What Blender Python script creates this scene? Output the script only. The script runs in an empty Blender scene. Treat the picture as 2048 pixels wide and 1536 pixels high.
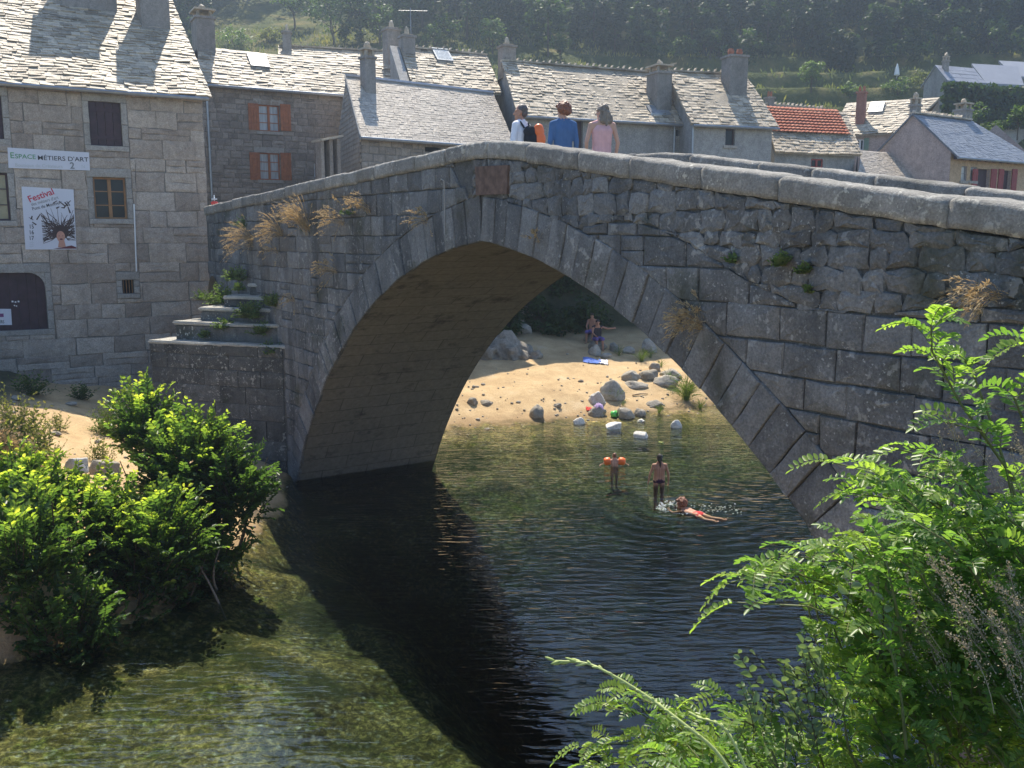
import bpy, bmesh, math, random
import numpy as np
from mathutils import Vector, Matrix, noise as mnoise
rnd = random.Random(7)
rng = np.random.default_rng(7)
SC = bpy.context.scene
COL = SC.collection
PI = math.pi

# ------------------------------------------------------------------ camera, sky, sun, exposure
CAMZ = 5.65                                   # eye height above the river
FPX = 1846.0                                  # focal length in pixels of a 2048 wide frame
PITCH = 0.158
cam_d = bpy.data.cameras.new('camera')
cam = bpy.data.objects.new('camera', cam_d)
COL.objects.link(cam)
cam.location = (0, 0, CAMZ)
cam.rotation_euler = (PI / 2 - PITCH, 0, 0)
cam_d.sensor_width = 36.0
cam_d.lens = 36.0 * FPX / 2048
cam_d.clip_start = 0.05
cam_d.clip_end = 2000
SC.camera = cam

SUN_AZ = math.radians(-8)                     # azimuth from +y (away from the camera), negative to the left
SUN_EL = math.radians(60)
SUNV = Vector((math.sin(SUN_AZ) * math.cos(SUN_EL), math.cos(SUN_AZ) * math.cos(SUN_EL), math.sin(SUN_EL)))
W = bpy.data.worlds.new('World')
SC.world = W
W.use_nodes = True
wn = W.node_tree
sky = wn.nodes.new('ShaderNodeTexSky')
sky.sky_type = 'NISHITA'
sky.sun_disc = False
sky.sun_elevation = SUN_EL
sky.sun_rotation = SUN_AZ
sky.altitude = 900
sky.air_density = 1.0
sky.dust_density = 0.15
sky.ozone_density = 6.0
bg = wn.nodes['Background']
bg.inputs['Strength'].default_value = 0.12
wn.links.new(sky.outputs[0], bg.inputs['Color'])
sun_d = bpy.data.lights.new('sun', 'SUN')
sun_d.energy = 5.0
sun_d.angle = math.radians(0.53)
sun_d.color = (1.0, 0.91, 0.77)
sun = bpy.data.objects.new('sun', sun_d)
COL.objects.link(sun)
sun.rotation_euler = SUNV.to_track_quat('Z', 'Y').to_euler()
SC.view_settings.view_transform = 'Standard'
SC.view_settings.look = 'None'
SC.view_settings.exposure = 1.0
SC.view_settings.gamma = 1.0
try:
    SC.cycles.max_bounces = 8
    SC.cycles.transparent_max_bounces = 12
    SC.cycles.volume_bounces = 0
    SC.cycles.use_denoising = True
except Exception:
    pass

# ------------------------------------------------------------------ pixels of the 2048x1536 photograph to points
CP, SP = math.cos(PITCH), math.sin(PITCH)
def ray(px, py):
    x, u = (px - 1024) / FPX, -(py - 768) / FPX
    return np.array([x, CP + u * SP, -SP + u * CP])
CAM = np.array([0, 0, CAMZ])
def at_z(px, py, z):
    d = ray(px, py)
    return CAM + d * ((z - CAMZ) / d[2])
def at_y(px, py, y):
    d = ray(px, py)
    return CAM + d * (y / d[1])
AZ = 0.577
BC = np.array([-0.443, 14.0, 0.0])            # a point of the bridge's upstream face, under the crown
BE = np.array([math.sin(AZ), -math.cos(AZ), 0.0])   # along the bridge, to the near bank
BN = np.array([math.cos(AZ), math.sin(AZ), 0.0])    # across the bridge, away from the camera
BW = 3.64
def br(s, off, z):
    return BC + BE * s + BN * off + np.array([0, 0, z])
def at_br(px, py, off=0.0):
    d = ray(px, py)
    P0 = BC + BN * off
    return CAM + d * (((P0 - CAM) @ BN) / (d @ BN))
def br_sz(P):
    q = np.asarray(P) - BC
    return float(q @ BE), float(P[2])

# ------------------------------------------------------------------ objects
def tag(o, label=None, cat=None, group=None, kind=None):
    if label: o['label'] = label
    if cat: o['category'] = cat
    if group: o['group'] = group
    if kind: o['kind'] = kind
    return o
def thing(name, label, cat, loc=(0, 0, 0), group=None, rot=0.0):
    o = bpy.data.objects.new(name, None)
    o.empty_display_size = 0.2
    COL.objects.link(o)
    o.location = [float(c) for c in loc]
    o.rotation_euler = (0, 0, rot)
    return tag(o, label, cat, group)
def root_loc(o):
    while o.parent: o = o.parent
    return np.array(o.location)
class MB:
    def __init__(s):
        s.v = []; s.f = []; s.t = []; s.n = 0
    def add(s, v, f, tone=0.5):
        v = np.asarray(v, float).reshape(-1, 3)
        s.v.append(v); n = s.n
        s.f.extend([tuple(int(i) + n for i in q) for q in f])
        s.t.append(np.broadcast_to(np.asarray(tone, float), (len(v),)))
        s.n += len(v)
        return s
    def box(s, a, b, tone=0.5):
        x0, y0, z0 = a; x1, y1, z1 = b
        v = [(x0,y0,z0),(x1,y0,z0),(x1,y1,z0),(x0,y1,z0),(x0,y0,z1),(x1,y0,z1),(x1,y1,z1),(x0,y1,z1)]
        return s.add(v, BOXF, tone)
    def obox(s, o, u, v, w, tone=0.5):
        """box from corner o along three edge vectors"""
        o, u, v, w = [np.asarray(q, float) for q in (o, u, v, w)]
        return s.add([o, o+u, o+u+v, o+v, o+w, o+u+w, o+u+v+w, o+v+w], BOXF, tone)
    def tube(s, pts, r, k=6, tone=0.5, cap=True):
        pts = [np.asarray(p, float) for p in pts]
        n = len(pts)
        rr = r if hasattr(r, '__len__') else [r] * n
        V = []
        for i, p in enumerate(pts):
            d = pts[min(i + 1, n - 1)] - pts[max(i - 1, 0)]
            d = d / (np.linalg.norm(d) + 1e-9)
            a = np.cross(d, (0, 0, 1.0) if abs(d[2]) < 0.9 else (1.0, 0, 0)); a /= np.linalg.norm(a)
            b = np.cross(d, a)
            for j in range(k):
                t = 2 * PI * j / k
                V.append(p + rr[i] * (math.cos(t) * a + math.sin(t) * b))
        F = []
        for i in range(n - 1):
            for j in range(k):
                F.append((i*k+j, i*k+(j+1) % k, (i+1)*k+(j+1) % k, (i+1)*k+j))
        if cap:
            F.append(tuple(range(k))[::-1]); F.append(tuple((n-1)*k + j for j in range(k)))
        return s.add(V, F, tone)
    def ico(s, c, r, sub=2, tone=0.5, jit=0.0, seed=0, flat=1.0):
        V, F = ICO[sub]
        V = V.copy()
        if jit:
            off = Vector((seed * 3.7, seed * 1.3, seed * 5.1))
            for i in range(len(V)):
                q = Vector(V[i])
                V[i] *= 1 + jit * (mnoise.noise(q * 1.3 + off) + 0.45 * mnoise.noise(q * 3.1 + off))
        r = np.asarray(r, float)
        return s.add(V * r + np.asarray(c, float), F, tone)
    def build(s, name, mat, parent=None, smooth=False, kind=None, label=None):
        me = bpy.data.meshes.new(name)
        V = np.concatenate(s.v) if s.v else np.zeros((0, 3))
        if parent is not None: V = V - root_loc(parent)
        me.from_pydata(V.tolist(), [], s.f)
        if s.t:
            a = me.attributes.new('tone', 'FLOAT', 'POINT')
            a.data.foreach_set('value', np.concatenate(s.t).astype(np.float32))
        if smooth: me.polygons.foreach_set('use_smooth', [True] * len(me.polygons))
        me.update()
        if mat: me.materials.append(mat)
        o = bpy.data.objects.new(name, me)
        COL.objects.link(o)
        if parent is not None: o.parent = parent
        if kind: o['kind'] = kind
        if label: o['label'] = label
        return o
BOXF = [(0,3,2,1),(4,5,6,7),(0,1,5,4),(1,2,6,5),(2,3,7,6),(3,0,4,7)]
ICO = {}
for k_ in (1, 2, 3, 4):
    bm_ = bmesh.new(); bmesh.ops.create_icosphere(bm_, subdivisions=k_, radius=1.0)
    ICO[k_] = (np.array([v.co[:] for v in bm_.verts]), [tuple(v.index for v in f.verts) for f in bm_.faces]); bm_.free()
def fbm(x, y, z=0.0, o=3):
    return mnoise.fractal(Vector((x, y, z)), 1.0, 2.0, o)
def eval_mesh(o):
    dg = bpy.context.evaluated_depsgraph_get()
    return bpy.data.meshes.new_from_object(o.evaluated_get(dg))

# ------------------------------------------------------------------ node materials
class G:
    def __init__(s, name):
        s.m = bpy.data.materials.new(name); s.m.use_nodes = True
        s.t = s.m.node_tree; s.b = s.t.nodes['Principled BSDF']; s.out = s.t.nodes['Material Output']
        s.co = s.t.nodes.new('ShaderNodeTexCoord').outputs['Object']
    def n(s, ty, **k):
        nd = s.t.nodes.new('ShaderNode' + ty)
        for a, v in k.items(): setattr(nd, a, v)
        return nd
    def put(s, sock, v):
        if isinstance(v, bpy.types.NodeSocket): s.t.links.new(v, sock)
        elif v is not None:
            if sock.type == 'RGBA' and not hasattr(v, '__len__'): v = (v, v, v, 1)
            elif sock.type == 'RGBA' and len(v) == 3: v = (*v, 1)
            elif sock.type == 'VECTOR' and not hasattr(v, '__len__'): v = (v, v, v)
            sock.default_value = v
    def attr(s, nm='tone'):
        return s.n('Attribute', attribute_name=nm).outputs['Fac']
    def map(s, sc, vec=None, rot=(0, 0, 0)):
        nd = s.n('Mapping'); s.put(nd.inputs['Vector'], vec or s.co); s.put(nd.inputs['Scale'], sc); s.put(nd.inputs['Rotation'], rot)
        return nd.outputs[0]
    def noise(s, sc, det=4, rough=0.55, vec=None, dist=0.0):
        nd = s.n('TexNoise'); s.put(nd.inputs['Vector'], vec or s.co); s.put(nd.inputs['Scale'], sc)
        s.put(nd.inputs['Detail'], det); s.put(nd.inputs['Roughness'], rough); s.put(nd.inputs['Distortion'], dist)
        return nd.outputs['Fac']
    def vor(s, sc, vec=None, feature='F1', out='Distance'):
        nd = s.n('TexVoronoi', feature=feature); s.put(nd.inputs['Vector'], vec or s.co); s.put(nd.inputs['Scale'], sc)
        return nd.outputs[out]
    def ramp(s, fac, stops, interp='LINEAR'):
        nd = s.n('ValToRGB'); s.put(nd.inputs[0], fac); cr = nd.color_ramp; cr.interpolation = interp
        while len(cr.elements) < len(stops): cr.elements.new(0.5)
        for e, (p, c) in zip(cr.elements, stops):
            e.position = p; e.color = (c, c, c, 1) if not hasattr(c, '__len__') else (*c, 1)
        return nd.outputs[0]
    def mix(s, fac, a, b, mode='MIX'):
        nd = s.n('Mix', data_type='RGBA', blend_type=mode)
        s.put(nd.inputs[0], fac); s.put(nd.inputs[6], a); s.put(nd.inputs[7], b)
        return nd.outputs[2]
    def math(s, op, a, b=0.0, clamp=False):
        nd = s.n('Math', operation=op, use_clamp=clamp); s.put(nd.inputs[0], a); s.put(nd.inputs[1], b)
        return nd.outputs[0]
    def bump(s, h, st=0.5, d=0.02, normal=None):
        nd = s.n('Bump'); s.put(nd.inputs['Height'], h); s.put(nd.inputs['Strength'], st); s.put(nd.inputs['Distance'], d)
        if normal is not None: s.put(nd.inputs['Normal'], normal)
        return nd.outputs[0]
    def fin(s, col=None, rough=0.85, normal=None, spec=0.3, metal=0.0, **k):
        s.put(s.b.inputs['Base Color'], col); s.put(s.b.inputs['Roughness'], rough)
        s.put(s.b.inputs['Specular IOR Level'], spec); s.put(s.b.inputs['Metallic'], metal)
        if normal is not None: s.put(s.b.inputs['Normal'], normal)
        for a, v in k.items(): s.put(s.b.inputs[a], v)
        return s.m
def plain(name, col, rough=0.7, spec=0.3, metal=0.0, var=0.12, sc=6.0):
    g = G(name)
    c = np.array(col)
    f = g.noise(sc, 5)
    return g.fin(g.ramp(f, [(0.3, c * (1 - var)), (0.7, np.minimum(c * (1 + var), 1))]), rough, g.bump(g.noise(sc * 6, 3), 0.15, 0.01), spec, metal)
def stone(name, dark, light, sc=1.0, lichen=0.25, lich_col=(0.5, 0.49, 0.45), moss=0.0, warm=None, bump=0.5, stain=0.0, rough=0.9, spec=0.2):
    """granite: each stone has its tone, over it grain, patches, lichen spots"""
    g = G(name)
    d, l = np.array(dark), np.array(light)
    tone = g.attr()
    patch = g.noise(1.7 * sc, 5, 0.6)
    base = g.mix(tone, d, l)
    if warm is not None:
        base = g.mix(g.ramp(g.noise(0.45 * sc, 3), [(0.45, 0.0), (0.7, 0.75)]), base, warm)
    base = g.mix(g.ramp(patch, [(0.35, 0.0), (0.7, 0.55)]), base, l * 1.05)
    grain = g.noise(38 * sc, 3, 0.7)
    base = g.mix(1.0, base, g.ramp(grain, [(0.28, 0.66), (0.5, 0.97), (0.74, 1.36)]), 'MULTIPLY')
    base = g.mix(1.0, base, g.ramp(g.noise(7 * sc, 5, 0.7), [(0.3, 0.78), (0.5, 1.0), (0.72, 1.18)]), 'MULTIPLY')
    if stain:
        st = g.noise(1.0, 4, 0.6, g.map((1.6 * sc, 1.6 * sc, 0.22 * sc)))
        base = g.mix(g.ramp(st, [(0.47, 0.0), (0.68, stain)]), base, d * 0.42)
    if moss:
        ms = g.noise(0.9 * sc, 6, 0.65)
        base = g.mix(g.ramp(ms, [(0.56, 0.0), (0.68, moss)]), base, (0.035, 0.042, 0.02))
    if lichen:
        v = g.noise(9 * sc, 4, 0.6)
        area = g.ramp(g.noise(0.8 * sc, 3), [(0.42, 0.0), (0.62, 1.0)])
        f = g.math('MULTIPLY', g.ramp(v, [(0.57, 0.0), (0.63, 1.0)]), area)
        base = g.mix(g.math('MULTIPLY', f, lichen), base, lich_col)
        f2 = g.math('MULTIPLY', g.ramp(g.noise(26 * sc, 2, 0.5), [(0.64, 0.0), (0.69, 1.0)]), g.ramp(g.noise(1.3 * sc, 3), [(0.45, 0.0), (0.6, 1.0)]))
        base = g.mix(g.math('MULTIPLY', f2, lichen * 1.2), base, lich_col)
    h = g.math('ADD', g.noise(9 * sc, 6, 0.7), g.math('MULTIPLY', g.noise(45 * sc, 3), 0.5))
    return g.fin(base, rough, g.bump(h, bump, 0.03 / sc), spec)
M = {}
# ------------------------------------------------------------------ setting: ground, river, hillside
def interp(x, xs, ys): return float(np.interp(x, xs, ys))
LSH_Y = [0, 8, 10, 11.2, 12.2, 13.4, 14.5, 16.6, 20.9, 26, 40]
LSH_X = [-16, -15, -11, -7.5, -6.3, -5.5, -5.0, -4.7, -5.2, -7.0, -9]
def sstep(a, b, x):
    t = min(max((x - a) / (b - a), 0.0), 1.0)
    return t * t * (3 - 2 * t)
def ground_z(x, y):
    nz = fbm(x * 0.5, y * 0.5) * 0.10 + fbm(x * 2.1, y * 2.1, 3.0) * 0.05
    xd = interp(y, [8, 9.25, 14.6, 18.5, 21], [0.4, 0.0, -2.2, -3.9, -5.0]) + 0.25 * fbm(y * 0.8, 7.7)
    hl = interp(y, LSH_Y, LSH_X) - x + 0.35 * fbm(y * 0.6, 1.7, x * .2)
    if hl > 0: zl = 1.5 * (1 - math.exp(-hl / 2.6)) + 0.85 * sstep(3.0, 9.0, hl)
    else:
        xs = x + hl; wd = max(xd - xs, 0.6)
        zl = -0.78 * min(-hl / wd, 1.0) ** 0.8 - 0.9 * max(x - max(xd, xs + 0.6), 0.0) + 0.10 * fbm(x * 0.9, y * 0.9, 6.0)
    hb = -0.375 * (x + 2.0) + 0.927 * (y - 26.6) + 0.35 * fbm(x * 0.45, 5.0)
    if hb > 0: zb = 0.17 * hb + 0.35 * sstep(0, 2.2, hb) + 4.4 * sstep(8.6, 12.8, hb)
    else: zb = 0.10 * hb if hb > -6.5 else -0.65 + 0.45 * (hb + 6.5)
    hr = 7.2 - y + 0.3 * fbm(x * 0.4, 9.0)
    zr = 0.63 * hr if hr > 0 else 0.5 * hr
    zr = min(zr, 4.0)
    zt = 5.5 if y > 40 else -9
    z = max(zl, zb, zr, -3.6)
    if zl > -1.2 and zb > -1.2: z = max(z, math.log(math.exp(2.2 * zl) + math.exp(2.2 * zb)) / 2.2 - 0.32)
    z = min(z + nz, 5.5)
    if y > 38: z = z + (5.5 - z) * sstep(38, 42, y)
    if y > 52: z += 0.43 * (y - 52)
    return z
def hill_z(x, y):
    z = 5.5 + 0.43 * max(y - 52, 0.0)
    z += 1.2 * fbm(x * 0.03, y * 0.03, 8.0)
    k = sstep(4, 14, x) * sstep(54, 58, y) * (1 - sstep(92, 104, y))
    if k > 0:
        q = z / 2.3; fl = math.floor(q); fr = q - fl
        zt = (fl + sstep(0.72, 1.0, fr)) * 2.3
        z = z * (1 - k) + zt * k
    return z + 0.12 * fbm(x * 0.5, y * 0.5, 2.0)

g = G('ground')
geo = g.n('NewGeometry')
sep = g.n('SeparateXYZ'); g.put(sep.inputs[0], geo.outputs['Position'])
zz = sep.outputs['Z']
sand = g.ramp(g.noise(1.3, 6, 0.65), [(0.3, (0.40, 0.275, 0.145)), (0.55, (0.52, 0.375, 0.205)), (0.75, (0.57, 0.44, 0.275))])
sand = g.mix(g.ramp(g.noise(22, 3, 0.7), [(0.45, 0.0), (0.75, 0.5)]), sand, (0.25, 0.17, 0.10))
pb_ = g.n('RGBToBW'); g.put(pb_.inputs[0], g.vor(9.0, None, 'F1', 'Color')); peb = pb_.outputs[0]
pebf = g.vor(9.0)
bedc = g.ramp(g.noise(1.1, 6, 0.7), [(0.32, (0.05, 0.04, 0.016)), (0.45, (0.16, 0.125, 0.04)), (0.57, (0.28, 0.21, 0.075)), (0.72, (0.44, 0.33, 0.15))])
weed = g.ramp(g.noise(2.4, 5, 0.7, None, 0.6), [(0.52, 0.0), (0.68, 0.75)])
bedc = g.mix(weed, bedc, (0.14, 0.17, 0.03))
bedc = g.mix(g.ramp(pebf, [(0.0, 0.7), (0.4, 0.0)]), bedc, g.mix(0.5, peb, (0.30, 0.24, 0.12), 'MULTIPLY'))
fine = g.ramp(g.noise(10, 5, 0.8, None, 0.5), [(0.36, 0.2), (0.5, 0.62), (0.64, 1.9)])
bedc = g.mix(1.0, bedc, fine, 'MULTIPLY')
bedc = g.mix(g.ramp(g.noise(0.55, 4, 0.6, None, 0.5), [(0.48, 0.0), (0.6, 0.85)]), bedc, (0.035, 0.04, 0.014))
under = g.ramp(g.math('ADD', zz, g.math('MULTIPLY', g.noise(2.0, 4), 0.25)), [(0.0, 1.0), (0.12, 1.0), (0.24, 0.0)])
wet = g.ramp(g.math('ADD', zz, g.math('MULTIPLY', g.noise(1.5, 4), 0.3)), [(0.1, 0.85), (0.42, 0.0)])
sand = g.mix(wet, sand, (0.17, 0.105, 0.055))
col = g.mix(under, sand, bedc)
soil = g.ramp(g.noise(0.7, 6, 0.7), [(0.4, (0.045, 0.05, 0.028)), (0.6, (0.09, 0.085, 0.045))])
col = g.mix(g.ramp(g.math('DIVIDE', zz, 10.0), [(0.165, 0.0), (0.20, 1.0)]), col, soil)
hh = g.math('ADD', g.noise(6, 6, 0.7), g.math('MULTIPLY', g.noise(30, 3), 0.35))
M['ground'] = g.fin(col, 0.95, g.bump(hh, 0.6, 0.05), 0.15)

def axis(parts):
    out = []
    for a, b, st in parts: out += list(np.arange(a, b, st))
    return np.array(out + [parts[-1][1]])
def sheet(name, xs, ys, fz, mat):
    V = [(x, y, fz(x, y)) for y in ys for x in xs]
    nx = len(xs)
    F = [(j*nx+i, j*nx+i+1, (j+1)*nx+i+1, (j+1)*nx+i) for j in range(len(ys)-1) for i in range(nx-1)]
    m = MB(); m.add(V, F)
    return m.build(name, mat, None, True, 'structure')
sheet('ground', axis([(-60, -16, 2.0), (-16, 12, 0.2), (12, 70, 2.0)]), axis([(-8, 6, 0.7), (6, 42, 0.22), (42, 60, 1.0)]), ground_z, M['ground'])

g = G('hillside')
c = g.ramp(g.noise(0.35, 6, 0.65), [(0.35, (0.035, 0.05, 0.016)), (0.5, (0.085, 0.10, 0.03)), (0.66, (0.20, 0.17, 0.07))])
c = g.mix(g.ramp(g.noise(3.0, 4, 0.7), [(0.4, 0.0), (0.7, 0.5)]), c, (0.05, 0.07, 0.02))
M['hill'] = g.fin(c, 0.95, g.bump(g.noise(2.5, 6, 0.7), 0.9, 0.3), 0.1)
sheet('hillside', axis([(-120, -30, 3.0), (-30, 60, 0.9), (60, 160, 3.0)]), axis([(53.2, 104, 0.35), (104, 300, 3.0)]), lambda x, y: hill_z(x, y) + 0.05, M['hill'])

# river water: a sheet that mirrors and lets the light through, over a bed that takes the light
g = G('river_water')
SWIM = at_z(1365, 1015, 0.0)
BATH = at_z(1318, 970, 0.0)
KID = at_z(1229, 932, 0.0)
def ring(P, wl, fall):
    d = g.n('VectorMath', operation='DISTANCE'); g.put(d.inputs[0], g.co); g.put(d.inputs[1], tuple(float(q) for q in P))
    d0 = g.math('ADD', d.outputs['Value'], g.math('MULTIPLY', g.noise(1.6, 3), 0.35))
    w = g.math('SINE', g.math('MULTIPLY', d0, 2 * PI / wl))
    return g.math('MULTIPLY', w, g.ramp(g.math('DIVIDE', d.outputs['Value'], fall), [(0.0, 1.0), (0.25, 0.8), (1.0, 0.0)]))
big = g.noise(1.0, 1.5, 0.5, g.map((0.9, 3.4, 1), rot=(0, 0, math.radians(-14))), 0.4)
med = g.noise(1.0, 1.2, 0.5, g.map((2.3, 9.0, 1), rot=(0, 0, math.radians(-12))), 0.6)
sml = g.noise(1.0, 1.5, 0.5, g.map((7, 10, 1), rot=(0, 0, math.radians(-16))), 0.5)
calm = g.ramp(g.noise(0.22, 2), [(0.3, 0.25), (0.65, 1.0)])
h = g.math('ADD', g.math('MULTIPLY', big, 0.55), g.math('ADD', g.math('MULTIPLY', med, 0.55), g.math('MULTIPLY', sml, 0.16)))
h = g.math('MULTIPLY', h, calm)
h = g.math('ADD', h, g.math('MULTIPLY', ring(SWIM, 0.42, 4.6), 0.14))
h = g.math('ADD', h, g.math('MULTIPLY', ring(BATH, 0.3, 1.9), 0.06))
h = g.math('ADD', h, g.math('MULTIPLY', ring(KID, 0.28, 1.5), 0.06))
nrm = g.bump(h, 1.0, 0.044)
tr = g.n('BsdfTransparent'); g.put(tr.inputs['Color'], (0.84, 0.88, 0.80))
gl = g.n('BsdfGlossy'); g.put(gl.inputs['Roughness'], 0.015); g.put(gl.inputs['Color'], (1, 1, 1)); g.put(gl.inputs['Normal'], nrm)
fr = g.n('Fresnel'); g.put(fr.inputs['IOR'], 1.333); g.put(fr.inputs['Normal'], nrm)
mx = g.n('MixShader'); g.put(mx.inputs[0], fr.outputs[0])
g.t.links.new(tr.outputs[0], mx.inputs[1]); g.t.links.new(gl.outputs[0], mx.inputs[2])
g.t.links.new(mx.outputs[0], g.out.inputs['Surface'])
ab = g.n('VolumeAbsorption'); g.put(ab.inputs['Color'], (0.12, 0.38, 0.46)); g.put(ab.inputs['Density'], 0.62)
g.t.links.new(ab.outputs[0], g.out.inputs['Volume'])
M['water'] = g.m
m = MB(); m.box((-30, 4.5, -4.0), (40, 44, 0.0)); m.build('river_water', M['water'], None, False, 'structure')
# ------------------------------------------------------------------ the bridge
Z0 = -10.821 + CAMZ                            # height of the arc centres
AR, KP, RING = 10.813, 1.106, 0.66
CROWN_S, CROWN_Z = 0.229, 1.419 + CAMZ
S_L, S_R = -15.2, 15.0
def cop_z(s):                                  # top of the coping
    d = s - CROWN_S
    z = CROWN_Z - (0.036 * -d if d < 0 else 0.153 * d)
    return z - 0.035 * math.exp(-(d / 0.45) ** 2)
COPH = 0.25
def wall_top(s): return cop_z(s) - COPH
def arc_z(s, r=AR):                            # height of an arc of radius r over s (None beyond it)
    q = r * r - (abs(s) + KP) ** 2
    return Z0 + math.sqrt(q) if q > 0 else None
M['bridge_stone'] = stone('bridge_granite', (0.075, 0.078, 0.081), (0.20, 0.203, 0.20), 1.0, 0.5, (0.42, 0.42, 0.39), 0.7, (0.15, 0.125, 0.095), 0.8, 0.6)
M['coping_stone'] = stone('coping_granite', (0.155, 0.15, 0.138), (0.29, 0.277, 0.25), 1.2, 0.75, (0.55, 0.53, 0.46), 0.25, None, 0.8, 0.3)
M['mortar'] = stone('old_mortar', (0.07, 0.07, 0.067), (0.12, 0.118, 0.112), 1.0, 0.25, (0.38, 0.37, 0.33), 0.5, None, 0.8)
g = G('vault_stone')
uvn = g.n('UVMap').outputs[0]
bt = g.n('TexBrick', offset=0.5); g.put(bt.inputs['Vector'], uvn); g.put(bt.inputs['Scale'], 1.0)
g.put(bt.inputs['Brick Width'], 1.15); g.put(bt.inputs['Row Height'], 0.40); g.put(bt.inputs['Mortar Size'], 0.014); g.put(bt.inputs['Mortar Smooth'], 0.6)
g.put(bt.inputs['Color1'], (0.18, 0.162, 0.13)); g.put(bt.inputs['Color2'], (0.155, 0.14, 0.112)); g.put(bt.inputs['Mortar'], (0.075, 0.066, 0.05))
c = g.mix(g.ramp(g.noise(2.0, 6, 0.65), [(0.35, 0.0), (0.7, 0.6)]), bt.outputs['Color'], (0.19, 0.165, 0.125))
c = g.mix(g.ramp(g.noise(1.2, 5, 0.7, g.map((1, 1, 2.0))), [(0.57, 0.0), (0.68, 0.75)]), c, (0.055, 0.05, 0.04))
c = g.mix(1.0, c, g.ramp(g.noise(9, 5, 0.7), [(0.3, 0.78), (0.7, 1.2)]), 'MULTIPLY')
hh = g.math('ADD', g.math('MULTIPLY', bt.outputs['Fac'], -0.7), g.noise(12, 5, 0.65))
M['vault'] = g.fin(c, 0.9, g.bump(hh, 0.6, 0.03), 0.15)

bridge = thing('stone_bridge', 'old grey granite humpback bridge with one big arch over the river', 'bridge', br(0, 1.8, 0))

# -- polygons of the face, in (s, z)
def clip(poly, nx, ny, d):                     # keep nx*s + ny*z <= d
    out = []
    n = len(poly)
    for i in range(n):
        a, b = poly[i], poly[(i + 1) % n]
        fa, fb = nx * a[0] + ny * a[1] - d, nx * b[0] + ny * b[1] - d
        if fa <= 0: out.append(a)
        if fa * fb < 0:
            t = fa / (fa - fb)
            out.append((a[0] + (b[0] - a[0]) * t, a[1] + (b[1] - a[1]) * t))
    return out
def ring_t(s, z, w):
    sg = 1 if s > 0 else -1
    an = math.atan2(z - Z0, abs(s) + KP); da = 0.5 * w / AR
    ts = [t for (a, b, t) in VOUS[sg] if b > an - da and a < an + da]
    return min(ts) if ts else RING
def clip_ring(poly, rad):                      # keep what lies outside the arc
    for _ in range(2):
        if len(poly) < 3: return []
        cs = sum(p[0] for p in poly) / len(poly); cz = sum(p[1] for p in poly) / len(poly)
        sg = 1 if cs > 0 else -1
        ox = -sg * KP
        dx, dz = cs - ox, cz - Z0
        L = math.hypot(dx, dz)
        if cz < Z0: 
            dx, dz, L = sg, 0.0, 1.0
        nx, nz = dx / L, dz / L
        poly = clip(poly, -nx, -nz, -(nx * ox + nz * Z0 + rad))
    return poly
def area(p): return 0.5 * abs(sum(p[i][0] * p[(i+1) % len(p)][1] - p[(i+1) % len(p)][0] * p[i][1] for i in range(len(p))))
def put_stone(m, poly, rr, frame, gap=0.012, prot=0.03, pillow=0.012, jit=0.010, seg=0.22, tone=None):
    """a dressed block: its outline roughened, a rounded arris, a slightly pillowed face.
    frame(s, z, out) gives the point; out is how far it stands out of the wall"""
    if len(poly) < 3 or area(poly) < 0.006: return
    P = []
    n = len(poly)
    for i in range(n):
        a, b = poly[i], poly[(i + 1) % n]
        L = math.hypot(b[0] - a[0], b[1] - a[1])
        if L < 1e-4: continue
        k = max(1, min(5, int(L / seg)))
        for j in range(k):
            t = j / k
            P.append((a[0] + (b[0] - a[0]) * t, a[1] + (b[1] - a[1]) * t))
    n = len(P)
    if n < 3: return
    cs = sum(p[0] for p in P) / n; cz = sum(p[1] for p in P) / n
    ar = max(math.sqrt(area(P)), 0.08)
    def ring_(ins, out, jj):
        v = []
        for (a, b) in P:
            L = math.hypot(a - cs, b - cz)
            k = max(0.2, 1 - ins / max(L, 0.03) )
            v.append(frame(cs + (a - cs) * k + rr.uniform(-jj, jj), cz + (b - cz) * k + rr.uniform(-jj, jj), out + rr.uniform(-jj, jj) * 0.4))
        return v
    o = prot + rr.uniform(-0.6, 0.6) * prot
    V = ring_(gap * 0.7, -0.05, 0) + ring_(gap, o - 0.014, jit) + ring_(gap + 0.013, o, jit) + ring_(gap + 0.3 * ar, o + pillow, jit * 0.8)
    V.append(frame(cs, cz, o + pillow * rr.uniform(0.3, 1.4)))
    F = []
    for q in range(3):
        for i in range(n):
            j = (i + 1) % n
            F.append((q*n+i, q*n+j, (q+1)*n+j, (q+1)*n+i))
    for i in range(n): F.append((3*n+i, 3*n+(i+1) % n, 4*n))
    m.add(V, F, rr.random() if tone is None else tone)
fface = lambda s, z, o: br(s, -o, z)

# voussoirs of the arch ring
mv = MB()
VOUS = {1: [], -1: []}
for sg in (1, -1):
    a0 = math.acos(KP / AR)                     # angle at the crown
    a = -0.02
    while a < a0 - 0.005:
        w = rnd.uniform(0.29, 0.38) / AR
        b = min(a + w, a0)
        if a0 - b < 0.012: b = a0
        t = RING * rnd.uniform(0.97, 1.04)
        VOUS[sg].append((a, b, t))
        def P(an, r): return (sg * (r * math.cos(an) - KP), Z0 + r * math.sin(an))
        poly = [P(a, AR), P(a, AR + t), P(b, AR + t), P(b, AR)]
        if sg < 0: poly = poly[::-1]
        if b >= a0: poly = [(sg * max(0, sg * q[0]), q[1]) for q in poly]
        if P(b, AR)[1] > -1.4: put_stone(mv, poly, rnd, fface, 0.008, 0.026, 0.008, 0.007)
        a = b
mv.build('arch_ring', M['bridge_stone'], bridge)

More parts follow.
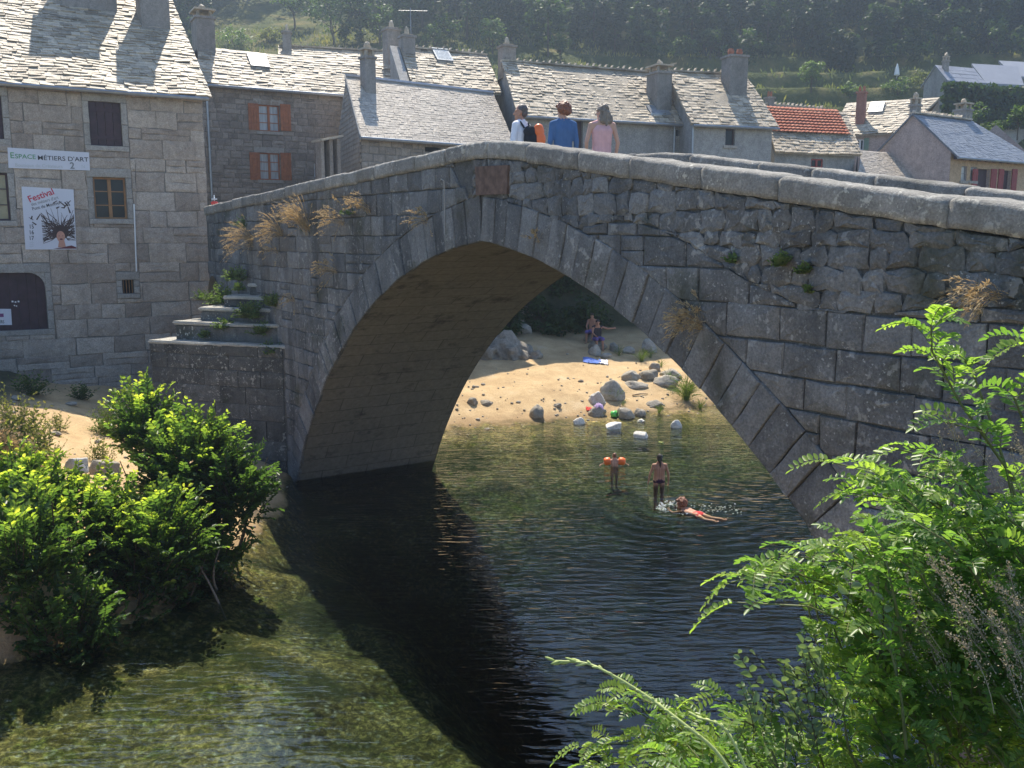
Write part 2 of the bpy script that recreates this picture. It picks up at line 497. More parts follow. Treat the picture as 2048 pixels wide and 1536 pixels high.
# coursed blocks of the spandrel, then the rubble under the coping
mw = MB()
def rubble_z(s): return wall_top(s) - (0.72 + 0.22 * math.sin(s * 1.3) if s > -0.6 else 0.0)
z = -1.2
rows = []
while z < 7.2:
    h = rnd.uniform(0.31, 0.41); rows.append((z, z + h)); z += h
tilt = 0.006
for (za, zb) in rows:
    s = S_L + rnd.uniform(0, 0.4)
    while s < S_R:
        w = rnd.uniform(0.40, 0.82)
        zlo = za + rnd.uniform(-0.012, 0.012); zhi = zb + rnd.uniform(-0.012, 0.012)
        split = rnd.random() < 0.10
        polys = [[(s, zlo), (s + w, zlo), (s + w, zhi), (s, zhi)]] if not split else \
            [[(s, zlo), (s + w, zlo), (s + w, (zlo + zhi) / 2), (s, (zlo + zhi) / 2)], [(s, (zlo + zhi) / 2), (s + w, (zlo + zhi) / 2), (s + w, zhi), (s, zhi)]]
        for poly in polys:
            mid = s + w / 2
            sl = (rubble_z(s + w) - rubble_z(s)) / w
            poly = clip(poly, -sl, 1.0, rubble_z(s) - sl * s)
            if abs(mid) < AR - KP + 1.6: poly = clip_ring(poly, AR + 0.99 * ring_t(mid, (zlo + zhi) / 2, w * 0.8))
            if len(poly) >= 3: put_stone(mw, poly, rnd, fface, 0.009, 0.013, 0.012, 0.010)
        s += w
# rubble: small uneven stones
z = 3.5
while z < 7.2:
    h = rnd.uniform(0.15, 0.27); s = -1.4 + rnd.uniform(0, .3)
    while s < S_R:
        w = rnd.uniform(0.16, 0.46)
        j = lambda: rnd.uniform(-0.035, 0.035)
        poly = [(s + j(), z + j()), (s + w / 2, z - 0.02 + j()), (s + w + j(), z + j()), (s + w + 0.01, z + h / 2), (s + w + j(), z + h + j()), (s + w / 2, z + h + 0.02), (s + j(), z + h + j()), (s - 0.01, z + h / 2)]
        sl = (rubble_z(s + w) - rubble_z(s)) / w
        if rubble_z(s) < wall_top(s) - 0.05:
            poly = clip(poly, sl, -1.0, -(rubble_z(s) - sl * s))
            st = (wall_top(s + w) - wall_top(s)) / w
            poly = clip(poly, -st, 1.0, wall_top(s) - st * s)
            poly = clip_ring(poly, AR + 0.99 * ring_t(s + w / 2, z + h / 2, w))
            if len(poly) >= 3: put_stone(mw, poly, rnd, fface, 0.012, 0.012, 0.016, 0.018, 0.10)
        s += w
    z += h
mw.build('spandrel_wall', M['bridge_stone'], bridge)

# core behind the blocks: both faces, vault, deck
mc = MB()
ss = sorted(set(list(np.arange(S_L, S_R + 0.01, 0.25)) + [0.0, AR - KP - 0.0005, -(AR - KP - 0.0005)]))
for off in (0.022, BW - 0.0):
    for a, b in zip(ss[:-1], ss[1:]):
        za = arc_z(a) if abs(a) < AR - KP else None
        zb = arc_z(b) if abs(b) < AR - KP else None
        za = -2.2 if za is None else max(za, -2.2); zb = -2.2 if zb is None else max(zb, -2.2)
        q = [br(a, off, za), br(b, off, zb), br(b, off, wall_top(b)), br(a, off, wall_top(a))]
        mc.add(q, [(0, 1, 2, 3) if off < 1 else (3, 2, 1, 0)], 0.4)
mc.build('wall_core', M['mortar'], bridge)
md = MB()
for a, b in zip(ss[:-1], ss[1:]):
    dz = -1.0
    md.add([br(a, 0.4, cop_z(a) + dz), br(b, 0.4, cop_z(b) + dz), br(b, BW - 0.4, cop_z(b) + dz), br(a, BW - 0.4, cop_z(a) + dz)], [(0, 1, 2, 3)])
    for off in (0.4, BW - 0.4):
        md.add([br(a, off, cop_z(a) + dz), br(b, off, cop_z(b) + dz), br(b, off, wall_top(b)), br(a, off, wall_top(a))], [(0, 1, 2, 3)], 0.6)
md.build('deck', M['coping_stone'], bridge)
# vault with uv (arc length, depth)
me = bpy.data.meshes.new('vault')
V, F, UV = [], [], []
a0 = math.acos(KP / AR)
NA, NO = 70, 14
arc = [(-1, t) for t in np.linspace(0 - 0.2, a0, NA)] + [(1, t) for t in np.linspace(a0, -0.2, NA)]
for i, (sg, t) in enumerate(arc):
    for j in range(NO + 1):
        off = 0.0 + BW * j / NO
        r = AR + 0.004 + 0.020 * fbm(t * 14 * sg, off * 2.2, 3.0) * (1 if 0 < j else 0.3)
        V.append(tuple(br(sg * (r * math.cos(t) - KP), off, Z0 + r * math.sin(t)) - np.array(bridge.location)))
        UV.append((off, AR * t * sg))
for i in range(len(arc) - 1):
    for j in range(NO):
        F.append((i*(NO+1)+j, i*(NO+1)+j+1, (i+1)*(NO+1)+j+1, (i+1)*(NO+1)+j))
me.from_pydata(V, [], F)
ul = me.uv_layers.new(name='UVMap')
for L in me.loops: ul.data[L.index].uv = UV[L.vertex_index]
me.polygons.foreach_set('use_smooth', [True] * len(me.polygons))
me.materials.append(M['vault'])
o = bpy.data.objects.new('vault', me); COL.objects.link(o); o.parent = bridge

# coping stones of the two parapets
def coping_stone(s0, s1, o0, o1, hz, big=0.0):
    prof = []
    r = 0.05
    w = o1 - o0
    for (cx, cz, aa) in ((o0 + r, -r, PI), (o1 - r, -r, PI / 2)):
        if aa == PI: prof += [(o0 + 0.004, -hz * 0.75), (o0, -hz * 0.5)]
        for k in range(5):
            t = aa - (PI / 2) * k / 4
            prof.append((cx + r * math.cos(t) * (1 if aa < 3 else 1.0), cz + r * math.sin(t)) if aa < 3 else (o0 + 0.075 + 0.075 * math.cos(t), cz + r * math.sin(t)))
    prof += [(o1 - 0.01, -hz), (o0 + 0.01, -hz)]
    n = len(prof); NS = max(8, int((s1 - s0) / 0.06))
    V, F = [], []
    sd = rnd.uniform(0, 50)
    dz = rnd.uniform(-0.012, 0.012) + big
    for i in range(NS + 1):
        t = i / NS
        s = s0 + 0.008 + (s1 - s0 - 0.016) * t
        e = min(t, 1 - t) * (s1 - s0)
        sh = 0.022 * max(0, 1 - e / 0.05) ** 2
        for (po, pz) in prof:
            cx = po + (sh if po < (o0 + o1) / 2 else -sh)
            nn = 0.012 * fbm(s * 2.6 + sd, po * 3, pz * 4) + 0.009 * fbm(s * 9, po * 11, pz * 11 + sd)
            V.append(br(s, cx + nn, cop_z(s) + pz - sh * (1 if pz > -r * 1.2 else 0) + dz + nn))
    for i in range(NS):
        for j in range(n):
            F.append((i*n+j, (i+1)*n+j, (i+1)*n+(j+1) % n, i*n+(j+1) % n))
    F.append(tuple(range(n))); F.append(tuple(NS*n + j for j in range(n))[::-1])
    m = MB(); m.add(V, F, rnd.random())
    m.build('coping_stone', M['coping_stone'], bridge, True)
s = S_L
while s < 14.0:
    w = rnd.uniform(0.85, 1.5) if s > 0 else rnd.uniform(0.6, 1.1)
    e = s + w
    if s < CROWN_S < e: e = CROWN_S + 0.28 if s < CROWN_S - 0.4 else e
    if 6.3 < e < 7.9 and s < 7: e = 7.45
    coping_stone(s, e, -0.055, 0.44 if s < 7.4 else 0.8, COPH, 0.0 if s < 7.4 or s > 8.8 else 0.03)
    s = e
s = -4.0
while s < 14.0:
    w = rnd.uniform(0.9, 1.5); coping_stone(s, s + w, BW - 0.44, BW + 0.05, COPH); s += w

# plaque of rusty stone under the crown, and the thin drain wire
pq = [at_br(950, 333, -0.065), at_br(1015, 330, -0.065), at_br(1013, 388, -0.065), at_br(952, 390, -0.065)]
m = MB(); m.add([p for p in pq] + [p + BN * 0.06 for p in pq], [(0, 1, 2, 3)[::-1], (0, 1, 5, 4), (1, 2, 6, 5), (2, 3, 7, 6), (3, 0, 4, 7)])
M['rust'] = plain('rusty_slab', (0.13, 0.085, 0.065), 0.85, 0.2, 0, 0.35, 9)
tag(m.build('plaque', M['rust']), 'rusty brown square plaque set in the bridge face under the crown', 'plaque')
M['wire'] = plain('grey_wire', (0.32, 0.31, 0.29), 0.5, 0.4)
m = MB(); m.tube([at_br(880, 362, -0.05), at_br(882, 358, -0.09), at_br(888, 362, -0.07), at_br(889, 400, -0.06), at_br(890, 470, -0.05)], 0.008, 5)
tag(m.build('cable', M['wire']), 'thin pale cable hanging down the bridge face left of the crown', 'cable')

# stepped cutwater of the left pier: tiers of slabs, each with a rough front
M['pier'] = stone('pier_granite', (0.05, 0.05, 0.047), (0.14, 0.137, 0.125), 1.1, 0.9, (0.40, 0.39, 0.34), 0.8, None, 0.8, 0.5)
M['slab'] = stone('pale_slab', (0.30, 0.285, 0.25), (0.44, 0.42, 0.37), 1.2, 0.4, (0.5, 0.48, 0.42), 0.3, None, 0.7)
PA = at_y(556, 690, 21.5)                       # right end of the top of the lowest tier
PBv = at_y(297, 681, 22.6)
pz = 0.5 * (PA[2] + PBv[2]) 
pu = (PBv - PA); pu[2] = 0; PLEN = np.linalg.norm(pu); pu /= PLEN
pn = np.array([-pu[1], pu[0], 0.0]); 
if pn[1] > 0: pn = -pn                          # outwards, to the camera
P0c = np.array([PA[0], PA[1], 0.0])
def pier_pt(a, o, z): return P0c + pu * a + pn * o + np.array([0, 0, z])
pier = MB(); pier.n
cut = MB()
tops = []
lens = [PLEN, PLEN - 0.53, PLEN - 1.05, PLEN - 1.55, PLEN - 2.1]
zs = [pz]
pys = [(681, 645), (645, 618), (618, 596), (596, 573)]
for (y0, y1) in pys: zs.append(zs[-1] + (y0 - y1) / FPX * 22.3 * 1.04)
mm_root = MB()
lo = -1.0
mm_root.obox(pier_pt(-0.6, -2.6, lo), pu * (PLEN + 0.6 - 0.03), pn * (2.6 - 0.03), (0, 0, pz - 0.05 - lo), 0.3)
cw = mm_root.build('cutwater', M['mortar'], bridge)
mst = MB()
z = lo
while z < pz - 0.12:
    h = min(rnd.uniform(0.34, 0.5), pz - 0.05 - z)
    if pz - 0.05 - z - h < 0.15: h = pz - 0.05 - z
    s_ = -0.1
    while s_ < PLEN - 0.02:
        w = rnd.uniform(0.5, 1.1)
        if PLEN - s_ - w < 0.25: w = PLEN - s_
        put_stone(mst, [(s_, z), (s_, z + h), (s_ + w, z + h), (s_ + w, z)], rnd, lambda a, b, o: pier_pt(a, o - 0.03, b), 0.006, 0.018, 0.010, 0.008)
        s_ += w
    t_ = 0.0
    while t_ < 2.4:
        w = rnd.uniform(0.5, 0.9)
        put_stone(mst, [(t_, z), (t_, z + h), (t_ + w, z + h), (t_ + w, z)], rnd, lambda a, b, o: pier_pt(PLEN - 0.03 + o, -a, b), 0.006, 0.018, 0.010, 0.008)
        t_ += w
    z += h
mst.build('block_facing', M['pier'], cw)
def slab(a0, a1, o0, o1, z0, z1, mat, name, par, jit=0.012, tone=None):
    """rough slab with worn arrises, subdivided"""
    bm = bmesh.new()
    bmesh.ops.create_cube(bm, size=1.0)
    for v in bm.verts:
        v.co = Vector((a0 + (v.co.x + 0.5) * (a1 - a0), o0 + (v.co.y + 0.5) * (o1 - o0), z0 + (v.co.z + 0.5) * (z1 - z0)))
    bmesh.ops.bevel(bm, geom=bm.edges[:], offset=0.03, segments=2, affect='EDGES')
    bmesh.ops.subdivide_edges(bm, edges=[e for e in bm.edges if e.calc_length() > 0.35], cuts=4, use_grid_fill=True)
    V = []
    for v in bm.verts:
        q = v.co
        n_ = jit * 1.6 * fbm(q.x * 3.1 + z0 * 7, q.y * 3.1, q.z * 4)
        V.append(pier_pt(q.x + n_, q.y + n_, q.z + n_))
    bm.verts.index_update()
    F = [tuple(v.index for v in f.verts) for f in bm.faces]
    bm.free()
    m = MB(); m.add(V, F, rnd.random() if tone is None else tone)
    return m.build(name, mat, par, False)
for i in range(5):
    L = lens[i]; fo = -0.30 * i
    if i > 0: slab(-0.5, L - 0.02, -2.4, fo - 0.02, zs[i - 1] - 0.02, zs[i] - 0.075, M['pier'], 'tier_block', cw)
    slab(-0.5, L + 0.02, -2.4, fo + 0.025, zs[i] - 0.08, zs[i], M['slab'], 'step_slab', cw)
slab(0.16, 0.66, -1.80, -1.30, zs[4] - 0.02, zs[4] + 0.36, M['pier'], 'cap_stone', cw, 0.05)
# small side arch low in the left wall; its brown light is painted on
m = MB()
ns_, nz_ = br_sz(at_br(430, 590))
aw, ah = 0.5, 0.55
pts = [(ns_ - aw, nz_ - 0.9), (ns_ + aw, nz_ - 0.9), (ns_ + aw, nz_)] + [(ns_ + aw * math.cos(t), nz_ + ah * math.sin(t)) for t in np.linspace(0.2, PI - 0.2, 8)] + [(ns_ - aw, nz_)]
m.add([br(a, -0.05, b) for a, b in pts] , [tuple(range(len(pts)))])
M['brown_recess'] = plain('painted_brown_light', (0.12, 0.085, 0.05), 0.95, 0.1, 0, 0.3, 5)
m.add([br(a, 0.02, b) for a, b in pts], [tuple(range(len(pts)))])
m.build('brown_lit_arch', M['brown_recess'], bridge)
# ------------------------------------------------------------------ houses of the village
M['h1_stone'] = stone('warm_granite_blocks', (0.27, 0.215, 0.17), (0.47, 0.395, 0.32), 0.9, 0.12, (0.45, 0.43, 0.38), 0.12, None, 0.6, 0.35)
M['h2_stone'] = stone('brown_rubble_stone', (0.19, 0.16, 0.135), (0.36, 0.31, 0.26), 1.0, 0.2, (0.42, 0.4, 0.36), 0.2, (0.2, 0.15, 0.1), 0.6)
M['pale_block'] = stone('pale_dressed_granite', (0.27, 0.245, 0.21), (0.38, 0.345, 0.30), 1.0, 0.1, (0.5, 0.48, 0.4), 0.0, None, 0.4)
M['joint'] = stone('sandy_mortar', (0.15, 0.135, 0.115), (0.25, 0.225, 0.19), 1.4, 0.1, (0.4, 0.38, 0.33), 0.1, None, 0.5)
M['lauze'] = stone('stone_slates', (0.18, 0.15, 0.11), (0.55, 0.46, 0.34), 1.3, 0.5, (0.60, 0.57, 0.48), 0.35, None, 0.4, 0.0, 0.55, 0.22)
M['slate'] = stone('dark_slates', (0.31, 0.27, 0.225), (0.45, 0.395, 0.33), 1.3, 0.3, (0.5, 0.47, 0.42), 0.3, None, 0.3, 0.0, 0.55, 0.2)
M['blue_slate'] = stone('blue_grey_slates', (0.13, 0.145, 0.17), (0.22, 0.235, 0.26), 1.3, 0.2, (0.4, 0.4, 0.38), 0.2, None, 0.3, 0.0, 0.45, 0.5)
M['tile'] = stone('red_clay_tiles', (0.36, 0.11, 0.065), (0.46, 0.18, 0.11), 1.4, 0.25, (0.5, 0.35, 0.25), 0.15, None, 0.3, 0.0, 0.8, 0.15)
M['render_grey'] = stone('grey_render', (0.24, 0.235, 0.22), (0.34, 0.33, 0.31), 0.7, 0.0, (0.5, 0.5, 0.5), 0.0, None, 0.25, 0.35)
M['render_pink'] = stone('pinkish_render', (0.40, 0.31, 0.27), (0.48, 0.375, 0.32), 0.6, 0.0, (0.5, 0.5, 0.5), 0.0, None, 0.15, 0.2)
M['render_ochre'] = stone('ochre_render', (0.44, 0.31, 0.19), (0.52, 0.37, 0.23), 0.6, 0.0, (0.5, 0.5, 0.5), 0.0, None, 0.15, 0.1)
M['chimney_stone'] = stone('chimney_render', (0.20, 0.185, 0.165), (0.32, 0.295, 0.265), 1.2, 0.25, (0.4, 0.38, 0.33), 0.2, None, 0.4, 0.4)
M['brick'] = stone('red_brick_render', (0.26, 0.12, 0.09), (0.36, 0.18, 0.13), 1.4, 0.1, (0.4, 0.38, 0.33), 0.0, None, 0.4, 0.3)
M['wood_dark'] = plain('dark_painted_wood', (0.055, 0.03, 0.036), 0.6, 0.3, 0, 0.25, 5)
M['wood_orange'] = plain('orange_stained_wood', (0.36, 0.125, 0.05), 0.6, 0.3, 0, 0.2, 7)
M['wood_brown'] = plain('brown_stained_wood', (0.30, 0.155, 0.065), 0.55, 0.3, 0, 0.2, 8)
M['wood_red'] = plain('red_painted_wood', (0.30, 0.06, 0.055), 0.6, 0.3, 0, 0.2, 6)
M['wood_green'] = plain('grey_green_wood', (0.20, 0.28, 0.20), 0.6, 0.3, 0, 0.15, 6)
M['white_paint'] = plain('white_paint', (0.74, 0.74, 0.72), 0.5, 0.3, 0, 0.06, 4)
M['zinc'] = plain('zinc_sheet', (0.33, 0.345, 0.36), 0.4, 0.5, 0.6, 0.15, 5)
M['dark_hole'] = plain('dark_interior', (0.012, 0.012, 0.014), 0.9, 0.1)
M['terracotta'] = plain('terracotta', (0.32, 0.13, 0.075), 0.8, 0.2, 0, 0.2, 8)
g = G('window_glass'); M['glass'] = g.fin(g.ramp(g.noise(1.2, 2), [(0.35, (0.012, 0.015, 0.018)), (0.7, (0.035, 0.04, 0.045))]), 0.12, None, 0.15)
g = G('curtained_glass'); M['curtain'] = g.fin(g.ramp(g.noise(3.0, 3, 0.5, g.map((5, 5, 0.6))), [(0.3, (0.28, 0.29, 0.29)), (0.7, (0.52, 0.53, 0.52))]), 0.25, None, 0.5)
g = G('warm_glass'); M['warm_glass'] = g.fin(g.ramp(g.noise(2.5, 4), [(0.35, (0.20, 0.17, 0.09)), (0.7, (0.34, 0.29, 0.16))]), 0.2, None, 0.5)

def cell_wall(m, fr, u0, u1, z0, ztop, opens, tone=0.4, deep=0.28):
    """flat wall with openings, their reveals; ztop(u) may slope"""
    us = sorted(set([u0, u1] + [o[0] for o in opens] + [o[1] for o in opens]))
    us = [u for u in us if u0 <= u <= u1]
    for a, b in zip(us[:-1], us[1:]):
        mid = (a + b) / 2
        oo = sorted([o for o in opens if o[0] <= mid <= o[1]], key=lambda o: o[2])
        zc = z0
        for o in oo:
            m.add([fr(a, zc, 0), fr(b, zc, 0), fr(b, o[2], 0), fr(a, o[2], 0)], [(0, 1, 2, 3)], tone); zc = o[3]
        m.add([fr(a, zc, 0), fr(b, zc, 0), fr(b, ztop(b), 0), fr(a, ztop(a), 0)], [(0, 1, 2, 3)], tone)
    for (a, b, c, d) in [o[:4] for o in opens]:
        k = [fr(a, c, 0), fr(b, c, 0), fr(b, d, 0), fr(a, d, 0), fr(a, c, -deep), fr(b, c, -deep), fr(b, d, -deep), fr(a, d, -deep)]
        m.add(k, [(0, 1, 5, 4), (1, 2, 6, 5), (2, 3, 7, 6), (3, 0, 4, 7)], tone)
def stones_wall(m, fr, u0, u1, z0, z1, opens, hr=(0.28, 0.42), wr=(0.4, 1.0), prot=0.018, gap=0.010, pil=0.012, jit=0.012):
    z = z0
    while z < z1 - 0.05:
        h = rnd.uniform(*hr)
        if z1 - z - h < 0.15: h = z1 - z
        u = u0
        while u < u1 - 0.02:
            w = rnd.uniform(*wr)
            if u1 - u - w < 0.2: w = u1 - u
            rects = [(u, u + w, z, z + h)]
            if rnd.random() < 0.16: rects = [(u, u + w, z, z + h / 2), (u, u + w, z + h / 2, z + h)]
            for (a, b, c, d) in opens:
                nr = []
                for (p, q, r, s_) in rects:
                    if q <= a or p >= b or s_ <= c or r >= d: nr.append((p, q, r, s_)); continue
                    if p < a: nr.append((p, a, r, s_))
                    if q > b: nr.append((b, q, r, s_))
                    pp, qq = max(p, a), min(q, b)
                    if r < c: nr.append((pp, qq, r, c))
                    if s_ > d: nr.append((pp, qq, d, s_))
                rects = nr
            for (p, q, r, s_) in rects:
                j = lambda: rnd.uniform(-0.02, 0.02) if min(q - p, s_ - r) > 0.2 else 0
                put_stone(m, [(p, r + j()), (q, r + j()), (q, s_ + j()), (p, s_ + j())], rnd, fr, gap, prot, pil, jit, 0.25)
            u += w
        z += h

def slates(A, B, C, D, expo, width, th, mat, parent, name='slate_covering', jit=0.25, wav=0.0):
    """overlapping slabs on the slope A (eave left) B (eave right) C (ridge right) D (ridge left)"""
    A, B, C, D = [np.asarray(q, float) for q in (A, B, C, D)]
    nrm = np.cross(B - A, D - A); nrm /= np.linalg.norm(nrm)
    if nrm[2] < 0: nrm = -nrm
    H = 0.5 * (np.linalg.norm(D - A) + np.linalg.norm(C - B)); rows = max(2, int(H / expo))
    m = MB()
    sag = lambda u, v: nrm * (-wav * math.sin(PI * u) * 0.6 + 0.03 * fbm(u * 5, v * 4, H) * (1 if wav else 0.3))
    P = lambda u, v: (A * (1 - u) + B * u) * (1 - v) + (D * (1 - u) + C * u) * v + sag(u, v)
    for r in range(rows):
        v0 = r / rows
        L = np.linalg.norm(B - A) * (1 - v0) + np.linalg.norm(C - D) * v0
        u = -rnd.uniform(0, 0.8) * width / L
        while u < 1:
            w = width * rnd.uniform(0.6, 1.45) / L
            a, b = max(u + 0.006 / L, -0.004), min(u + w - 0.006 / L, 1.004)
            u += w
            if b - a < 0.05 / L: continue
            va = v0 + rnd.uniform(-jit, jit) * 0.5 / rows - 0.02; vb = min(v0 + 1.55 / rows, 1.0)
            l = th * rnd.uniform(1.2, 2.0); t_ = th * rnd.uniform(0.7, 1.2)
            tw = rnd.uniform(-1, 1) * th * 0.4
            p0, p1 = P(a, va), P(b, va + rnd.uniform(-1, 1) * 0.10 * jit / rows); p2, p3 = P(b, vb), P(a, vb)
            V = [p0 + nrm * (l - t_ + tw), p1 + nrm * (l - t_ - tw), p2 - nrm * 0.01, p3 - nrm * 0.01,
                 p0 + nrm * (l + tw), p1 + nrm * (l - tw), p2 + nrm * (t_ * 0.7), p3 + nrm * (t_ * 0.7)]
            m.add(V, [(4, 5, 6, 7), (0, 1, 5, 4), (1, 2, 6, 5), (3, 0, 4, 7)], rnd.random())
    return m.build(name, mat, parent)

class House:
    def __init__(s, name, label, eA, eB, d, ridge, tan, base, other=None, cat='house', ref='A', over=0.25, ridgeB=None):
        A = at_y(*eA, d); B = at_z(*eB, A[2])
        if ref == 'B': A, B = B, A                   # eA was the right end
        s.A, s.B, s.ze = A, B, A[2]
        u = B - A; s.L = np.linalg.norm(u); s.u = u / s.L
        s.p = np.array([-s.u[1], s.u[0], 0.0])
        if s.p[1] < 0: s.p = -s.p
        q = ray(*ridge)
        O = B if ref == 'B' else A
        X = np.linalg.solve(np.stack([q, -s.u, -(s.p + np.array([0, 0, tan]))], 1), O - CAM)
        sh, r = X[1], X[2]
        s.run, s.rise, s.tan, s.base, s.over = r, r * tan, tan, base, over
        s.g = s.p + s.u * (sh / r)                    # the gables run this way (plans are not square here)
        s.zr = s.ze + s.rise
        s.t = thing(name, label, cat, (A[0], A[1], base))
        s.RL = A + s.g * r + np.array([0, 0, s.rise]); s.RR = B + s.g * r + np.array([0, 0, s.rise])
        if ridgeB is not None:
            dd = ray(*ridgeB); nn = np.cross(s.u, s.p + np.array([0, 0, tan]))
            s.RR = CAM + dd * (((A - CAM) @ nn) / (dd @ nn)); s.RR[2] = s.zr
        s.wall_in = over
    def fr(s, u, z, o):                               # facade coordinates: along, height, outwards
        P = s.A + s.u * u - s.p * (o - s.wall_in)
        return np.array([P[0], P[1], z])
    def fx(s, px, py, o=0.0):
        d = ray(px, py); P0 = s.A + s.p * (s.wall_in - o)
        P = CAM + d * (((P0 - CAM) @ s.p) / (d @ s.p))
        return float((P - s.A) @ s.u), float(P[2])
    def rect(s, px0, py0, px1, py1):
        a = s.fx(px0, (py0 + py1) / 2)[0]; b = s.fx(px1, (py0 + py1) / 2)[0]
        c = s.fx((px0 + px1) / 2, py1)[1]; d = s.fx((px0 + px1) / 2, py0)[1]
        return (a, b, c, d)
    def roof_pt(s, px, py):
        d = ray(px, py); nn = np.cross(s.u, s.p + np.array([0, 0, s.tan]))
        return CAM + d * (((s.A - CAM) @ nn) / (d @ nn))
    def body(s, mat, opens=(), tone=0.5, blocks=None, bmat=None, u0=0.12, u1=None, gable_mat=None):
        L = s.L; u1 = L - 0.12 if u1 is None else u1
        m = MB()
        top = s.ze + s.over * s.tan - 0.03
        cell_wall(m, s.fr, u0, u1, s.base, lambda u: top, opens, tone)
        dep = s.g * (2 * (s.run - s.wall_in)); mid = s.g * (s.run - s.wall_in)
        for k, uu in enumerate((u0, u1)):
            a = s.fr(uu, s.base, 0); b = s.fr(uu, top, 0)
            pk = np.array([*(b + mid)[:2], s.zr - 0.08])
            m.add([a, a + dep, b + dep, pk, b], [(0, 1, 2, 3, 4) if k == 0 else (4, 3, 2, 1, 0)], tone)
        a, b = s.fr(u0, s.base, 0) + dep, s.fr(u1, s.base, 0) + dep
        h = np.array([0, 0, top - s.base])
        m.add([a, b, b + h, a + h], [(3, 2, 1, 0)], tone)
        w = m.build('wall', mat, s.t)
        if blocks:
            mb = MB(); blocks(mb, u0, u1, s.base, top); mb.build('stonework', bmat, s.t)
        return w
    def roof(s, mat, expo, width, th, crest=True, wav=0.0, under=None, left=0.0, right=0.0, jit=0.25):
        dn = -(s.p + np.array([0, 0, s.tan]))
        ov = 0.0
        A, B = s.A - s.u * left, s.B + s.u * right
        RL, RR = s.RL - s.u * left, s.RR + s.u * right
        m = MB()
        th_ = np.array([0, 0, -0.09])
        back = s.g * (2 * s.run)
        A2, B2 = A + back, B + back
        up = np.array([0, 0, -0.012])
        m.add([A + up, B + up, RR + up, RL + up, A2, B2, A + th_, B + th_, RR + th_, RL + th_, A2 + th_, B2 + th_],
              [(0, 1, 2, 3), (3, 2, 5, 4), (7, 6, 9, 8), (8, 9, 10, 11), (0, 6, 7, 1), (1, 7, 8, 2), (2, 8, 11, 5), (4, 10, 9, 3), (3, 9, 6, 0), (5, 11, 10, 4)], 0.3)
        s.roof_o = m.build('roof', under or mat, s.t)
        slates(A, B, RR, RL, expo, width, th, mat, s.roof_o, 'slate_covering', jit, wav)
        if crest:
            m = MB(); L = np.linalg.norm(RR - RL); n = int(L / 0.30); du = (RR - RL) / L
            for i in range(n):
                P = RL + du * (i + 0.5) * L / n
                q = rnd.uniform(0.13, 0.21)
                sl = np.array([du[0] * 0.10, du[1] * 0.10, q])
                m.obox(P - du * 0.11 - s.p * 0.09 - (0, 0, 0.02), du * 0.05, s.p * 0.18, sl, rnd.random())
                m.obox(P - du * 0.16 - s.p * 0.15 - (0, 0, 0.03), du * 0.32, s.p * 0.3, (0, 0, 0.07), rnd.random())
            m.build('ridge_crest', M['lauze'], s.roof_o)
        return s.roof_o
    def chimney(s, px, py, wpx, hpx, style='pots', mat=None, deep=1.0, at=None):
        P = s.roof_pt(px, py) if at is None else np.asarray(at, float)
        sc = P[1] / FPX
        w = wpx * sc; h = hpx * sc * 1.04; dp = w * deep
        m = MB()
        o = P - s.u * w / 2 - s.p * 0.05 - np.array([0, 0, 0.6])
        m.obox(o, s.u * w, s.p * dp, (0, 0, h + 0.6), rnd.random())
        m.obox(P - s.u * (w / 2 + 0.05) - s.p * 0.10 + (0, 0, h - 0.02), s.u * (w + 0.1), s.p * (dp + 0.1), (0, 0, 0.09), 0.7)
        c = m.build('chimney', mat or M['chimney_stone'], s.t)
        top = P + s.p * (dp / 2 - 0.05) + np.array([0, 0, h + 0.065])
        m = MB()
        if style == 'pots':
            for k in (-0.25, 0.25):
                q = top + s.u * w * k
                m.tube([q, q + (0, 0, 0.12), q + (0, 0, 0.16), q + (0, 0, 0.30)], [w * 0.16, w * 0.15, w * 0.18, w * 0.13], 8, rnd.random())
            m.build('chimney_pot', M['terracotta'], c)
        elif style == 'lid':
            for a in (-1, 1):
                for b in (-1, 1):
                    q = top + s.u * a * w * 0.34 + s.p * b * dp * 0.34
                    m.obox(q - s.u * 0.05 - s.p * 0.05, s.u * 0.1, s.p * 0.1, (0, 0, 0.24), 0.4)
            m.obox(top - s.u * w * 0.58 - s.p * dp * 0.55 + (0, 0, 0.23), s.u * w * 1.16, s.p * dp * 1.1, (0, 0, 0.07), 0.6)
            m.ico(top + (0, 0, 0.38), (0.13, 0.13, 0.16), 2, 0.5, 0.4, rnd.random() * 9)
            m.build('chimney_cap', M['lauze'], c)
        elif style == 'stone':
            m.ico(top + (0, 0, 0.14), (w * 0.18, w * 0.16, 0.24), 2, 0.8, 0.3, rnd.random() * 9)
            m.obox(top - s.u * w * 0.42 - s.p * dp * 0.4, s.u * w * 0.8, s.p * dp * 0.8, (0, 0, 0.06), 0.3)
            m.build('chimney_cap', M['lauze'], c)
        return c
    def window(s, r, mat=None, pane='glass', bars=2, mull=True, deep=0.14, name='window', sill=True, lintel=None, fw=0.05):
        a, b, c, d = r
        m = MB()
        def bx(u0, u1, z0, z1, o0, o1): m.obox(s.fr(u0, z0, o0), s.u * (u1 - u0), -s.p * (o1 - o0), (0, 0, z1 - z0), rnd.random())
        bx(a, a + fw, c, d, -deep, -deep + 0.06); bx(b - fw, b, c, d, -deep, -deep + 0.06)
        bx(a + fw, b - fw, c, c + fw, -deep, -deep + 0.058); bx(a + fw, b - fw, d - fw, d, -deep, -deep + 0.058)
        if mull: bx((a + b) / 2 - 0.045, (a + b) / 2 + 0.045, c + fw, d - fw, -deep, -deep + 0.07)
